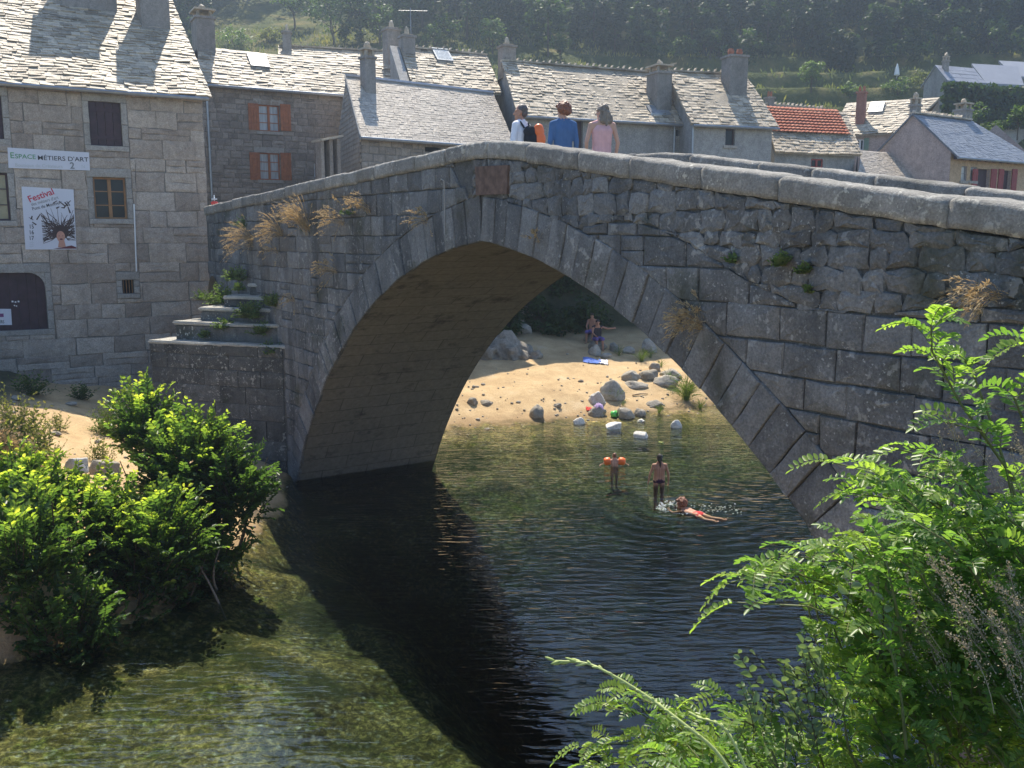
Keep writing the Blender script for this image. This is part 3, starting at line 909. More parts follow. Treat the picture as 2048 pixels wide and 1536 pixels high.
        for k in range(1, bars + 1):
            zz_ = c + (d - c) * k / (bars + 1)
            bx(a + fw, b - fw, zz_ - 0.014, zz_ + 0.014, -deep + 0.01, -deep + 0.045)
        w = m.build(name, mat or M['wood_brown'], s.t)
        m = MB(); m.add([s.fr(a, c, -deep + 0.02), s.fr(b, c, -deep + 0.02), s.fr(b, d, -deep + 0.02), s.fr(a, d, -deep + 0.02)], [(0, 1, 2, 3)])
        m.build('pane', M[pane], w)
        if sill:
            m = MB(); bx2 = m.obox(s.fr(a - 0.10, c - 0.12, -0.1), s.u * (b - a + 0.2), -s.p * 0.17, (0, 0, 0.118), 0.7); m.build('sill', M['pale_block'], w)
        if lintel:
            m = MB(); m.obox(s.fr(a - 0.18, d + 0.003, -0.06), s.u * (b - a + 0.36), -s.p * 0.085, (0, 0, lintel), 0.8); m.build('lintel', M['pale_block'], w)
        return w
    def shutter(s, px0, py0, px1, py1, mat, o=0.03, boards=4):
        a, b, c, d = s.rect(px0, py0, px1, py1)
        m = MB(); n = boards; w = (b - a) / n
        for k in range(n): m.obox(s.fr(a + k * w + 0.004, c, o), s.u * (w - 0.008), -s.p * (0.035 + 0.003 * (k % 2)), (0, 0, d - c), rnd.random())
        for f in (0.16, 0.80): m.obox(s.fr(a + 0.02, c + (d - c) * f, o + 0.037), s.u * (b - a - 0.04), -s.p * 0.02, (0, 0, 0.09), rnd.random())
        return m.build('shutter', mat, s.t)
    def gutter(s, ext=0.1, pipe=None):
        m = MB()
        o = s.A - s.u * ext - s.p * 0.07 - np.array([0, 0, 0.10])
        m.tube([o, o + s.u * (s.L + 2 * ext)], 0.06, 8, 0.5)
        gt = m.build('gutter', M['zinc'], s.t)
        if pipe is not None:
            m = MB()
            q = s.fr(pipe, s.ze - 0.1, 0.08)
            m.tube([q - s.p * (s.wall_in + 0.04) , q, np.array([q[0], q[1], s.base])], 0.045, 8, 0.5); m.build('downpipe', M['zinc'], s.t)
    def skylight(s, px, py, w=0.75, h=0.9, pane='curtain'):
        P = s.roof_pt(px, py); sl = s.p + np.array([0, 0, s.tan]); sl /= np.linalg.norm(sl); nn = np.cross(s.u, sl)
        m = MB(); m.obox(P - s.u * w / 2 - sl * h / 2, s.u * w, sl * h, nn * 0.10); k = m.build('skylight', M['zinc'], s.t)
        m = MB(); q = P + nn * 0.104; m.add([q - s.u * w * 0.4 - sl * h * 0.4, q + s.u * w * 0.4 - sl * h * 0.4, q + s.u * w * 0.4 + sl * h * 0.4, q - s.u * w * 0.4 + sl * h * 0.4], [(0, 1, 2, 3)]); m.build('pane', M[pane], k)

# ---- the big stone house at the bridge foot
h1 = House('stone_house', 'tall stone house with festival poster, arched cellar door and bright slate roof', (416, 191), (-130, 150), 27.5, (338, 0), 0.75, 0.8, ref='B', over=0.22)
r_sh = h1.rect(179, 204, 243, 292); r_wi = h1.rect(188, 355, 253, 438); r_lf = h1.rect(-50, 345, 18, 441)
r_ul = h1.rect(-48, 190, 5, 277); r_ve = h1.rect(245, 560, 268, 587); r_do = h1.rect(-75, 546, 93, 662)
op1 = [r_sh, r_wi, r_lf, r_ul, r_ve, r_do]
h1.body(M['joint'], op1, 0.5, lambda mb, u0, u1, z0, z1: stones_wall(mb, h1.fr, u0, u1, z0, z1, [(r[0] - .16, r[1] + .16, r[2] - .14, r[3] + .24) for r in op1], (0.32, 0.58), (0.45, 1.35), 0.022, 0.010, 0.014, 0.018), M['h1_stone'])
# right side of the house, seen edge on, and dressed surrounds of the openings
def surround(h, r, j=0.16, l=0.24, sl=0.14, mat='pale_block', arch=False):
    a, b, c, d = r
    m = MB(); n = max(2, int((d - c) / 0.42))
    for k in range(n):
        z0, z1 = c + (d - c) * k / n, c + (d - c) * (k + 1) / n
        put_stone(m, [(a - j, z0), (a, z0), (a, z1), (a - j, z1)], rnd, h.fr, 0.006, 0.024, 0.006, 0.005)
        put_stone(m, [(b, z0), (b + j, z0), (b + j, z1), (b, z1)], rnd, h.fr, 0.006, 0.024, 0.006, 0.005)
    put_stone(m, [(a - j, d), (b + j, d), (b + j, d + l), (a - j, d + l)], rnd, h.fr, 0.006, 0.026, 0.008, 0.006)
    put_stone(m, [(a - j, c - sl), (b + j, c - sl), (b + j, c), (a - j, c)], rnd, h.fr, 0.006, 0.045, 0.006, 0.006)
    return m.build('surround', M[mat], h.t)
for r in op1: surround(h1, r)
# closed dark shutters upstairs
for r, n_ in ((r_sh, 4), (r_ul, 4)):
    m = MB(); a, b, c, d = r; w = (b - a) / n_
    for k in range(n_): m.obox(h1.fr(a + k * w + 0.005, c, -0.13), h1.u * (w - 0.01), -h1.p * (0.05 + .004 * (k % 2)), (0, 0, d - c), rnd.random())
    for f in (0.15, 0.78): m.obox(h1.fr(a + 0.02, c + (d - c) * f, -0.076), h1.u * (b - a - 0.04), -h1.p * 0.02, (0, 0, 0.1), 0.5)
    m.build('shutter', M['wood_dark'], h1.t)
h1.window(r_wi, M['wood_brown'], 'glass', 2, True, 0.16, sill=False)
h1.window(r_lf, M['wood_dark'], 'warm_glass', 2, True, 0.16, sill=False)
m = MB(); a, b, c, d = r_ve
for k in range(4): 
    q = h1.fr(a + (b - a) * (k + 0.5) / 4, c, -0.08); m.tube([q, q + (0, 0, d - c)], 0.012, 5)
gr = m.build('window_grille', M['wood_brown'], h1.t)
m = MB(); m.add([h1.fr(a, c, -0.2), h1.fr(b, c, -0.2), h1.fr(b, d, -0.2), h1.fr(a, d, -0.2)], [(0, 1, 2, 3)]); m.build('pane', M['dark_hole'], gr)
# cellar door, its top corners rounded by stone
a, b, c, d = r_do
m = MB(); n_ = 9; w = (b - a) / n_
for k in range(n_): m.obox(h1.fr(a + k * w + 0.003, c, -0.20), h1.u * (w - 0.006), -h1.p * (0.05 + 0.004 * (k % 2)), (0, 0, d - c), rnd.random())
door = m.build('cellar_door', M['wood_dark'], h1.t)
m = MB()
for sg, ux in ((1, b), (-1, a)):
    pts = [(ux, d)] + [(ux - sg * 0.42 + sg * 0.42 * math.sin(t), d - 0.40 + 0.40 * math.cos(t)) for t in np.linspace(0, PI / 2, 7)]
    n2 = len(pts)
    V = [h1.fr(p[0], p[1], 0.018) for p in pts] + [h1.fr(p[0], p[1], -0.2) for p in pts]
    m = MB(); m.add(V, [tuple(range(n2)) if sg < 0 else tuple(range(n2))[::-1]] + [(i, (i + 1) % n2, n2 + (i + 1) % n2, n2 + i) for i in range(n2)], 0.6)
    m.build('door_arch', M['pale_block'], h1.t)
for (px, py, rr_) in ((25, 603, .022), (31, 604, .02), (37, 603, .022), (29, 611, .016), (33, 612, .016)):
    u_, z_ = h1.fx(px, py, -0.146); m = MB(); m.obox(h1.fr(u_ - rr_, z_ - rr_, -0.146), h1.u * 2 * rr_, -h1.p * 0.004, (0, 0, 2 * rr_)); m.build('door_mark', M['white_paint'], door)
ro = h1.roof(M['lauze'], 0.145, 0.36, 0.045, False, 0.06, right=0.05)
h1.gutter(0.0)
h1.chimney(180, 18, 96, 150, 'lid', None, 0.7)
h1.chimney(312, 58, 52, 165, 'lid', None, 1.0)
m = MB(); u_, z0_ = h1.fx(268, 408, 0.05); u2_, z1_ = h1.fx(273, 543, 0.05)
m.tube([h1.fr(u_, z0_, 0.05), h1.fr(u2_, z1_, 0.05)], 0.02, 6); m.build('pipe', M['white_paint'], h1.t)

# ---- house with the orange shutters
h2 = House('shuttered_house', 'brown stone house with two windows between orange shutters and pale slate roof', (409, 165), (690, 187), 36.6, (415, 95), 0.9, 4.6)
h2.B = h2.A + h2.u * 8.6; h2.L = 8.6; h2.RR = h2.RL + h2.u * 8.6
w1, w2, w3 = h2.rect(517, 210, 559, 263), h2.rect(519, 306, 560, 360), h2.rect(628, 327, 641, 354)
h2.body(M['joint'], [w1, w2, w3], 0.3, lambda mb, u0, u1, z0, z1: stones_wall(mb, h2.fr, u0, u1 - 3, z0 + 1.5, z1, [w1, w2, w3], (0.16, 0.30), (0.22, 0.6), 0.016, 0.012), M['h2_stone'], u0=-0.4)
for w in (w1, w2): h2.window(w, M['wood_orange'], 'curtain', 2, True, 0.12, lintel=0.22)
h2.window(w3, M['white_paint'], 'curtain', 1, False, 0.1)
for q in ((496, 207, 517, 260), (560, 209, 581, 262), (499, 305, 519, 360), (561, 306, 582, 361)): h2.shutter(*q, M['wood_orange'])
h2.roof(M['lauze'], 0.17, 0.36, 0.04, False, 0.1, left=0.3)
h2.gutter(0.2, 0.1)
h2.chimney(413, 102, 34, 58, 'lid', None, 1.4)
h2.chimney(788, 130, 27, 62, 'stone', None, 0.9)
h2.skylight(516, 123)
# ---- the row of roofs behind
h2b = House('slate_roof_house', 'low slate roof with toothed ridge behind the orange shuttered house', (556, 133), (800, 145), 46.0, (558, 91), 0.9, 6)
h2b.body(M['render_grey']); h2b.roof(M['lauze'], 0.2, 0.4, 0.04, True, 0.05); h2b.chimney(575, 103, 16, 33, 'stone')
h2c = House('gabled_slate_house', 'house with toothed ridge and blue skylight behind the small gabled house', (824, 172), (1002, 186), 38.6, (800, 93), 0.9, 4.6)
h2c.body(M['render_grey']); h2c.roof(M['lauze'], 0.18, 0.36, 0.04, True, 0.05); h2c.chimney(818, 108, 25, 30, 'stone'); h2c.skylight(884, 112)
m = MB(); q = h2c.A - h2c.u * 0.45
m.add([q, q + h2c.u * 0.4, h2c.RL - h2c.u * 0.05, h2c.RL - h2c.u * 0.45] + [p_ - np.array([0, 0, 1.6]) for p_ in (q, q + h2c.u * 0.4, h2c.RL - h2c.u * 0.05, h2c.RL - h2c.u * 0.45)], BOXF[:0] + [(0, 1, 2, 3), (0, 4, 5, 1), (1, 5, 6, 2), (3, 2, 6, 7), (0, 3, 7, 4)], 0.8)
m.build('gable_wall', M['render_grey'], h2c.t)

# ---- small gabled house with slate hung gable
h3 = House('small_gabled_house', 'small house with grey slate roof and slate hung gable facing left', (722, 270), (1030, 293), 33.0, (692, 153), 0.9, 4.6)
w5 = h3.rect(850, 294, 881, 304)
h3.body(M['joint'], [w5], 0.3, lambda mb, u0, u1, z0, z1: stones_wall(mb, h3.fr, u0, u1, z0 + 1, z1, [w5], (0.16, 0.30), (0.22, 0.6), 0.012, 0.012), M['h2_stone'])
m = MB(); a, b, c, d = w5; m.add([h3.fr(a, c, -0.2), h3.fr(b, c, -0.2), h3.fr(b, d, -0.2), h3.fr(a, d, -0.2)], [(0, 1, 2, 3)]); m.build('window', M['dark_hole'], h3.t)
h3.roof(M['slate'], 0.145, 0.22, 0.014, False, 0.0, jit=0.35)
h3.gutter(0.05)
h3.chimney(741, 186, 22, 62, 'lid')
m = MB(); m.tube([h3.RL + (0, 0, 0.02), h3.RR + (0, 0, 0.02)], 0.09, 6); m.build('ridge_cap', M['zinc'], h3.roof_o)
m = MB(); m.obox(h3.A - h3.u * 0.06 - (0, 0, 0.16), h3.u * 0.05, (0, 0, 0.2), h3.RL - h3.A); m.build('verge_board', M['render_grey'], h3.roof_o)
# scalloped slates of the gable
m = MB(); gA = h3.fr(0.12, h3.base, 0); gd = h3.g * 1.0; gw = 2 * (h3.run - h3.wall_in)
gl_ = np.linalg.norm(h3.g); go = -np.array([h3.g[1], -h3.g[0], 0]) / gl_
if go @ h3.u > 0: go = -go
z = h3.base + 0.6; k = 0
while z < h3.zr - 0.2:
    t_ = (k % 2) * 0.11
    while t_ < gw:
        half = gw / 2
        lim = h3.ze + h3.over * h3.tan + (half - abs(t_ - half)) * h3.tan - 0.2
        if z < lim:
            P = gA + gd * t_ + np.array([0, 0, z - gA[2]])
            ux = h3.g / gl_
            V = [P - ux * 0.11 + go * 0.012 + (0, 0, 0.22)] 
            arc_ = [P + ux * 0.108 * math.cos(a_) + go * (0.05) + np.array([0, 0, 0.08 + 0.10 * math.sin(a_)]) for a_ in np.linspace(PI, 2 * PI, 6)]
            V = arc_ + [P + ux * 0.108 + go * 0.014 + (0, 0, 0.24), P - ux * 0.108 + go * 0.014 + (0, 0, 0.24)]
            m.add(V, [tuple(range(len(V)))], rnd.random())
            m.add(arc_ + [q - go * 0.04 for q in arc_], [(i, 6 + i, 7 + i, i + 1) for i in range(5)], 0.4)
        t_ += 0.22
    z += 0.17; k += 1
m.build('slate_hanging', M['slate'], h3.t)
# porch with a stone lid at its left
pc = at_y(664, 355, 33.4)
por = thing('stone_porch', 'narrow dark porch under a tilted pale stone lid beside the gable', 'porch', (pc[0], pc[1], 4.6))
m = MB(); z1 = at_y(664, 283, 33.4)[2]
ux, uy = h3.u, h3.p
for k in (-0.34, 0.0, 0.30): m.obox(np.array([pc[0], pc[1], 4.6]) + ux * k - ux * 0.06, ux * 0.13, uy * 0.5, (0, 0, z1 - 4.6 + 0.1), rnd.random())
m.build('post', M['h2_stone'], por)
m = MB(); m.obox(np.array([pc[0], pc[1], z1 - 0.02]) - ux * 0.42 - uy * 0.12, ux * 0.86 + np.array([0, 0, 0.20]), uy * 0.8, (0, 0, 0.07), 0.9); m.build('lid', M['lauze'], por)
m = MB(); m.obox(np.array([pc[0], pc[1], 4.6]) - ux * 0.40 + uy * 0.42, ux * 0.8, uy * 0.05, (0, 0, z1 - 4.6)); m.build('door', M['wood_dark'], por)

# ---- the long slate house in the middle and its right hand half
h4 = House('long_slate_house', 'long house with grey walls and pale slate roof behind the three walkers', (1035, 228), (1385, 247), 38.0, (1003, 121), 0.9, 4.6)
d4 = h4.rect(1148, 240, 1166, 300); v4 = h4.rect(1352, 259, 1364, 272)
h4.body(M['render_grey'], [d4, v4], 0.4)
m = MB(); a, b, c, d = d4; m.obox(h4.fr(a, c, -0.2), h4.u * (b - a), -h4.p * 0.05, (0, 0, d - c)); m.build('door', M['wood_dark'], h4.t)
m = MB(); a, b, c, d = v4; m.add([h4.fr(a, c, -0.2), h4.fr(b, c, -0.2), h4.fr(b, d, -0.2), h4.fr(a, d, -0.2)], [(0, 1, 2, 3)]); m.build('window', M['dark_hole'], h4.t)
h4.roof(M['lauze'], 0.19, 0.33, 0.045, True, 0.12)
h4.gutter(0.05, h4.fx(1347, 270)[0])
h4.chimney(1016, 131, 27, 30, 'stone', M['h2_stone'], at=h4.RL + h4.u * 0.35 - (0, 0, 0.1))
h4.chimney(1327, 222, 32, 68, 'lid', None, 1.3)
m = MB(); P = h4.roof_pt(1320, 224); m.obox(P - h4.u * 0.55 - (h4.p + np.array([0, 0, .9])) * 0.2, h4.u * 1.0, (h4.p + np.array([0, 0, .9])) * 0.45, np.array([0, 0, 0.08])); m.build('flashing', M['zinc'], h4.t)
m = MB()
for k in range(9):
    q = h4.RR + h4.u * (-1.2 + k * 0.2) + np.array([0, 0, 0.03 + 0.05 * k * (k < 7)]); m.obox(q - h4.p * 0.25, h4.u * 0.3 + np.array([0, 0, rnd.uniform(-.05, .1)]), h4.p * 0.5, (0, 0, 0.06), rnd.random())
m.build('loose_slates', M['lauze'], h4.t)
h5 = House('end_house', 'pale rendered house with one dark window and a tall chimney on its right', (1386, 246), (1556, 253), 39.6, (1335, 142), 0.9, 4.6, ridgeB=(1489, 160))
w7 = h5.rect(1451, 258, 1470, 291)
h5.body(M['render_grey'], [w7], 0.9)
h5.window(w7, M['wood_dark'], 'glass', 0, False, 0.16)
h5.roof(M['lauze'], 0.19, 0.34, 0.04, True, 0.05, left=0.1); h5.gutter(0.02, 0.1)
h5.chimney(1475, 196, 38, 74, 'pots', None, 0.9)
# ---- red tiles
h6 = House('red_tiled_house', 'house with worn red tiled roof above a band of slates', (1552, 303), (1722, 309), 41.0, (1528, 216), 0.9, 4.6)
w8 = h6.rect(1622, 318, 1646, 335)
h6.body(M['render_grey'], [w8], 0.3); h6.window(w8, M['wood_red'], 'glass', 0, True, 0.1, sill=False)
r6 = h6.roof(M['lauze'], 0.2, 0.36, 0.045, False, 0.05, left=0.05)
f_ = 0.40
slp = h6.p + np.array([0, 0, h6.tan]); nn_ = np.cross(h6.u, slp); nn_ /= np.linalg.norm(nn_)
q = [h6.A * (1 - f_) + h6.RL * f_ + nn_ * 0.09, h6.B * (1 - f_) + h6.RR * f_ + nn_ * 0.09 - h6.u * 0.3, h6.RR + nn_ * 0.09 - h6.u * 0.5, h6.RL + nn_ * 0.09]
m = MB(); rows_ = 9
for r_ in range(rows_):
    va, vb = r_ / rows_, (r_ + 1.12) / rows_
    L_ = np.linalg.norm(q[1] - q[0]); n_ = int(L_ / 0.21)
    for i in range(n_):
        pts = []
        for (vv, lift) in ((va, 0.085), (min(vb, 1.0), 0.01)):
            for k in range(5):
                uu = (i + k / 4) / n_; hgt = 0.03 * math.sin(PI * k / 4) if k < 4 else 0
                B_ = (q[0] * (1 - uu) + q[1] * uu) * (1 - vv) + (q[3] * (1 - uu) + q[2] * uu) * vv
                pts.append(B_ + nn_ * (hgt + lift + 0.02 * fbm(uu * 4, vv * 3, 1.0)))
        m.add(pts + [p_ - nn_ * 0.05 for p_ in pts[:5]], [(k, k + 1, 6 + k, 5 + k) for k in range(4)] + [(10 + k, 11 + k, k + 1, k) for k in range(4)], rnd.random())
m.build('clay_tiles', M['tile'], r6)
h6b = House('back_roof_house', 'short slate ridge peeping out above the red tiles', (1500, 240), (1640, 250), 50.0, (1512, 207), 0.9, 8)
h6b.body(M['render_grey']); h6b.roof(M['lauze'], 0.2, 0.36, 0.045, True); h6b.chimney(1542, 214, 13, 16, 'pots')
h10 = House('low_slate_shed', 'low building with plain pale slate roof beside the pink gable', (1716, 352), (1828, 358), 41.5, (1722, 301), 0.9, 4.6)
h10.body(M['render_grey']); h10.roof(M['slate'], 0.15, 0.22, 0.015, False)
# ---- pale roofed house with the brick chimney; its front turns the other way
h7 = House('brick_chimney_house', 'house with bright slate roof, slim brick chimney and green shutters', (1664, 272), (1812, 264), 52.0, (1694, 207), 0.9, 7.0, ridgeB=(1880, 185))
w9 = h7.rect(1712, 279, 1727, 300)
h7.body(M['render_pink'], [w9], 0.4); h7.window(w9, M['white_paint'], 'glass', 0, True, 0.1)
h7.shutter(1699, 276, 1710, 301, M['wood_green']); h7.shutter(1728, 276, 1738, 301, M['wood_green'])
h7.roof(M['lauze'], 0.2, 0.36, 0.045, False, 0.0)
h7.chimney(1719, 250, 16, 58, 'pots', M['brick'], 1.0); h7.skylight(1753, 216)
gm = MB(); a_ = h7.RR; b_ = h7.B + h7.u * 0.6; c_ = b_ + h7.g * 2 * h7.run
gm.add([b_, c_, a_ - (0, 0, .1), b_ - (0, 0, 5), c_ - (0, 0, 5)], [(0, 1, 2), (3, 4, 1, 0)], 0.4); 
gm.build('gable_wall', M['h2_stone'], h7.t)
# ---- pink gable
h8 = House('pink_gabled_house', 'house with tall pink gable, blue grey slate roof and red doors', (1915, 311), (2048, 322), 42.0, (1826, 226), 0.9, 4.6)
h8.B = h8.A + h8.u * 7.0; h8.L = 7.0; h8.RR = h8.RL + h8.u * 4.6
h8.over = h8.wall_in = 0.35
rd1, rd2, rw1, rw2 = h8.rect(1953, 338, 1978, 392), h8.rect(2005, 341, 2020, 396), h8.rect(1922, 332, 1933, 362), h8.rect(1940, 334, 1952, 362)
h8.body(M['render_pink'], [rd1, rw1, rw2, rd2], 0.6, u0=0.05)
m = MB(); m.obox(h8.fr(0.05, 4.6, 0.001), h8.u * 6.0, -h8.p * 0.0, (0, 0, 0)) if False else None
for r in (rd1, rd2):
    m = MB(); a, b, c, d = r; m.obox(h8.fr(a, c, -0.2), h8.u * (b - a), -h8.p * 0.05, (0, 0, d - c)); m.build('door', M['wood_dark'], h8.t)
for q in ((1936, 0), (1993, 0)): pass
for (p0, p1) in ((1942, 1952), (1979, 1990), (1994, 2004), (2021, 2031)): h8.shutter(p0, 338, p1, 394, M['wood_red'])
for r in (rw1, rw2): h8.window(r, M['render_grey'], 'curtain', 1, False, 0.1, sill=True)
m = MB()
segs = [r for r in (rw1, rw2, rd1, rd2)]
cell_wall(m, lambda u, z, o: h8.fr(u, z, o + 0.012), 0.05, 6.5, 4.6, lambda u: h8.ze - 0.02, segs, 0.5, 0.0)
m.build('front_render', M['render_ochre'], h8.t)
m = MB()
for k in range(9): m.obox(h8.fr(0.25 + k * 0.62, h8.ze - 0.13, 0.02), h8.u * 0.16, -h8.p * 0.34, (0, 0, 0.14), rnd.random())
m.build('rafter_ends', M['wood_dark'], h8.t)
h8.roof(M['blue_slate'], 0.16, 0.26, 0.012, True, 0.0, left=0.04); h8.gutter(0.05)
h8.chimney(1836, 232, 15, 26, 'lid', None, 1.0, at=h8.RL + h8.u * 0.35 - (0, 0, 0.3)); h8.chimney(2018, 275, 24, 28, 'lid', None, 1.0, at=h8.RR - h8.u * 0.2 - (0, 0, 0.3))
# ---- modern grey roofs up the slope
h9 = House('ivy_covered_house', 'house with stepped grey roofs and a wall hidden in dark ivy', (1895, 161), (1972, 167), 66.0, (1870, 130), 0.9, 10.5)
M['grey_sheet'] = plain('grey_roof_sheet', (0.24, 0.25, 0.28), 0.5, 0.4, 0, 0.08, 2)
h9.body(M['render_grey']); h9.roof(M['grey_sheet'], 0.4, 1.2, 0.015, False); h9.chimney(1893, 143, 9, 18, 'lid')
for (ea, eb, rg) in (((1972, 166), (2048, 170), (1943, 127)), ((2030, 152), (2090, 155), (1997, 121))):
    A_ = h9.A; q0 = h9.roof_pt(ea[0], ea[1]); q0 = at_y(ea[0], ea[1], q0[1] + 0.6); q1 = at_z(eb[0], eb[1], q0[2]); q2 = at_y(rg[0], rg[1], q0[1] + 2.2)
    uu = (q1 - q0); q3 = q2 + uu * 1.25
    m = MB(); m.add([q0, q1, q3, q2] + [p_ - np.array([0, 0, .18]) for p_ in (q0, q1, q3, q2)], [(0, 1, 2, 3), (0, 4, 5, 1), (1, 5, 6, 2), (2, 6, 7, 3), (3, 7, 4, 0), (7, 6, 5, 4)], 0.5); m.build('roof', M['grey_sheet'], h9.t)
    m = MB(); m.add([q0 + (0, .3, -.1), q1 + (0, .3, -.1), q1 + (0, .3, -5), q0 + (0, .3, -5)], [(0, 1, 2, 3)], 0.8); m.build('wall', M['render_grey'], h9.t)
# ------------------------------------------------------------------ plants
def leafmat(name, stops, transl=0.42, rough=0.45, spec=0.4, tint=(1.55, 1.7, 0.7)):
    g = G(name)
    col = g.ramp(g.attr(), stops)
    g.fin(col, rough, None, spec)
    tl = g.n('BsdfTranslucent'); g.put(tl.inputs['Color'], g.mix(1.0, col, tint, 'MULTIPLY'))
    mx = g.n('MixShader'); g.put(mx.inputs[0], transl)
    g.t.links.new(g.b.outputs[0], mx.inputs[1]); g.t.links.new(tl.outputs[0], mx.inputs[2]); g.t.links.new(mx.outputs[0], g.out.inputs['Surface'])
    return g.m
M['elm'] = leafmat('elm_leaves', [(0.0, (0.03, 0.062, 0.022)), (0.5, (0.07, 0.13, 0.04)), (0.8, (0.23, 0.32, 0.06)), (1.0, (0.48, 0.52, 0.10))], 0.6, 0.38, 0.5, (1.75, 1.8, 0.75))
M['elm_pale'] = leafmat('pale_elm_leaves', [(0.0, (0.10, 0.15, 0.075)), (1.0, (0.22, 0.28, 0.15))], 0.3, 0.4, 0.5)
M['robinia'] = leafmat('robinia_leaves', [(0.0, (0.055, 0.115, 0.032)), (0.55, (0.125, 0.22, 0.06)), (1.0, (0.28, 0.37, 0.09))], 0.6, 0.36, 0.5)
M['forest'] = leafmat('forest_leaves', [(0.0, (0.018, 0.036, 0.014)), (0.6, (0.052, 0.09, 0.024)), (1.0, (0.17, 0.235, 0.055))], 0.36, 0.6, 0.3)
M['light_leaf'] = leafmat('light_leaves', [(0.0, (0.06, 0.10, 0.035)), (1.0, (0.15, 0.21, 0.075))], 0.4, 0.5, 0.3)
M['grass'] = leafmat('green_grass', [(0.0, (0.07, 0.11, 0.025)), (1.0, (0.17, 0.22, 0.05))], 0.4, 0.5, 0.3)
M['dry'] = leafmat('dry_grass', [(0.0, (0.24, 0.185, 0.10)), (0.6, (0.40, 0.315, 0.18)), (1.0, (0.53, 0.43, 0.27))], 0.35, 0.6, 0.2, (1.25, 1.05, 0.8))
M['tan'] = leafmat('dry_seed_heads', [(0.0, (0.22, 0.18, 0.12)), (1.0, (0.44, 0.38, 0.27))], 0.25, 0.7, 0.2, (1.2, 1.1, 0.9))
M['mugwort'] = leafmat('greyish_weeds', [(0.0, (0.09, 0.115, 0.045)), (0.6, (0.19, 0.20, 0.075)), (1.0, (0.33, 0.27, 0.10))], 0.35, 0.6, 0.2)
M['bark'] = plain('bark', (0.085, 0.065, 0.048), 0.9, 0.1, 0, 0.3, 12)
M['stem'] = plain('green_stem', (0.13, 0.14, 0.05), 0.6, 0.3, 0, 0.2, 12)

def unit(v): return v / (np.linalg.norm(v, axis=-1, keepdims=True) + 1e-9)
class Leaves:
    def __init__(s): s.B = []; s.D = []; s.N = []; s.L = []; s.W = []; s.T = []
    def add(s, B, D, N, L, W, T):
        B = np.atleast_2d(B); n = len(B)
        bc = lambda a, k: np.broadcast_to(np.asarray(a, float), (n, k) if k > 1 else (n,))
        s.B.append(B); s.D.append(bc(D, 3)); s.N.append(bc(N, 3)); s.L.append(bc(L, 1)); s.W.append(bc(W, 1)); s.T.append(bc(T, 1))
    def build(s, name, mat, parent=None, six=True, fold=0.25, kind=None):
        B, D, N = [np.concatenate(q) for q in (s.B, s.D, s.N)]
        L, Wd, T = [np.concatenate(q) for q in (s.L, s.W, s.T)]
        D = unit(D); S = unit(np.cross(D, N)); N = np.cross(S, D)
        if parent is not None: B = B - root_loc(parent)
        L = L[:, None]; Wd = Wd[:, None]
        if six:
            up = N * Wd * fold
            V = np.stack([B, B + D*L*.33 + S*Wd*.5 + up, B + D*L*.74 + S*Wd*.38 + up, B + D*L - N*L*0.08, B + D*L*.74 - S*Wd*.38 + up, B + D*L*.33 - S*Wd*.5 + up], 1)
            k = 6; fc = np.array([[0, 1, 2, 3], [3, 4, 5, 0]])
        else:
            V = np.stack([B, B + D*L*.5 + S*Wd*.5, B + D*L, B + D*L*.5 - S*Wd*.5], 1)
            k = 4; fc = np.array([[0, 1, 2, 3]])
        n = len(B)
        F = (np.arange(n)[:, None, None] * k + fc[None]).reshape(-1, 4)
        return raw_mesh(name, V.reshape(-1, 3), F, np.repeat(T, k), mat, parent, kind)
def raw_mesh(name, V, F, T, mat, parent=None, kind=None):
    me = bpy.data.meshes.new(name)
    me.vertices.add(len(V)); me.vertices.foreach_set('co', V.astype(np.float32).ravel())
    me.loops.add(F.size); me.loops.foreach_set('vertex_index', F.astype(np.int32).ravel())
    me.polygons.add(len(F)); me.polygons.foreach_set('loop_start', np.arange(0, F.size, F.shape[1], dtype=np.int32))
    a = me.attributes.new('tone', 'FLOAT', 'POINT'); a.data.foreach_set('value', T.astype(np.float32))
    me.update(calc_edges=True); me.validate()
    if mat: me.materials.append(mat)
    o = bpy.data.objects.new(name, me); COL.objects.link(o)
    if parent is not None: o.parent = parent
    if kind: o['kind'] = kind
    return o
def curve(p0, p1, sag, n=9):
    """arc from p0 to p1 bowed by the vector sag"""
    t = np.linspace(0, 1, n)[:, None]
    return np.asarray(p0) * (1 - t) + np.asarray(p1) * t + np.asarray(sag) * (4 * t * (1 - t))
def along(P, f):
    f = np.clip(np.asarray(f), 0, 1) * (len(P) - 1); i = np.minimum(f.astype(int), len(P) - 2); w = (f - i)[:, None]
    return P[i] * (1 - w) + P[i + 1] * w, unit(P[i + 1] - P[i])
def two_row_shoot(lv, P, n, L, W, t0, t1, f0=0.1, spread=1.0):
    """a shoot with leaves in two rows, younger to the tip"""
    f = np.linspace(f0, 1, n); Q, D = along(P, f)
    side = unit(np.cross(D, np.array([0, 0, 1.0]) + rng.normal(0, 0.25, 3)))
    sg = np.where(np.arange(n) % 2 == 0, 1, -1)[:, None]
    d = unit(side * sg * spread + D * 0.75 + rng.normal(0, 0.16, (n, 3)) - np.array([0, 0, 0.12]))
    N = unit(np.cross(side, D) * 1.0 + rng.normal(0, 0.28, (n, 3)))
    N = np.where((N[:, 2] < 0)[:, None], -N, N)
    size = L * (0.75 + 0.5 * np.sin(PI * np.clip(f * 0.9, 0, 1))) * rng.uniform(0.8, 1.2, n)
    lv.add(Q, d, N, size, size * W, np.clip(t0 + (t1 - t0) * f ** 2 + rng.normal(0, 0.07, n), 0, 1))

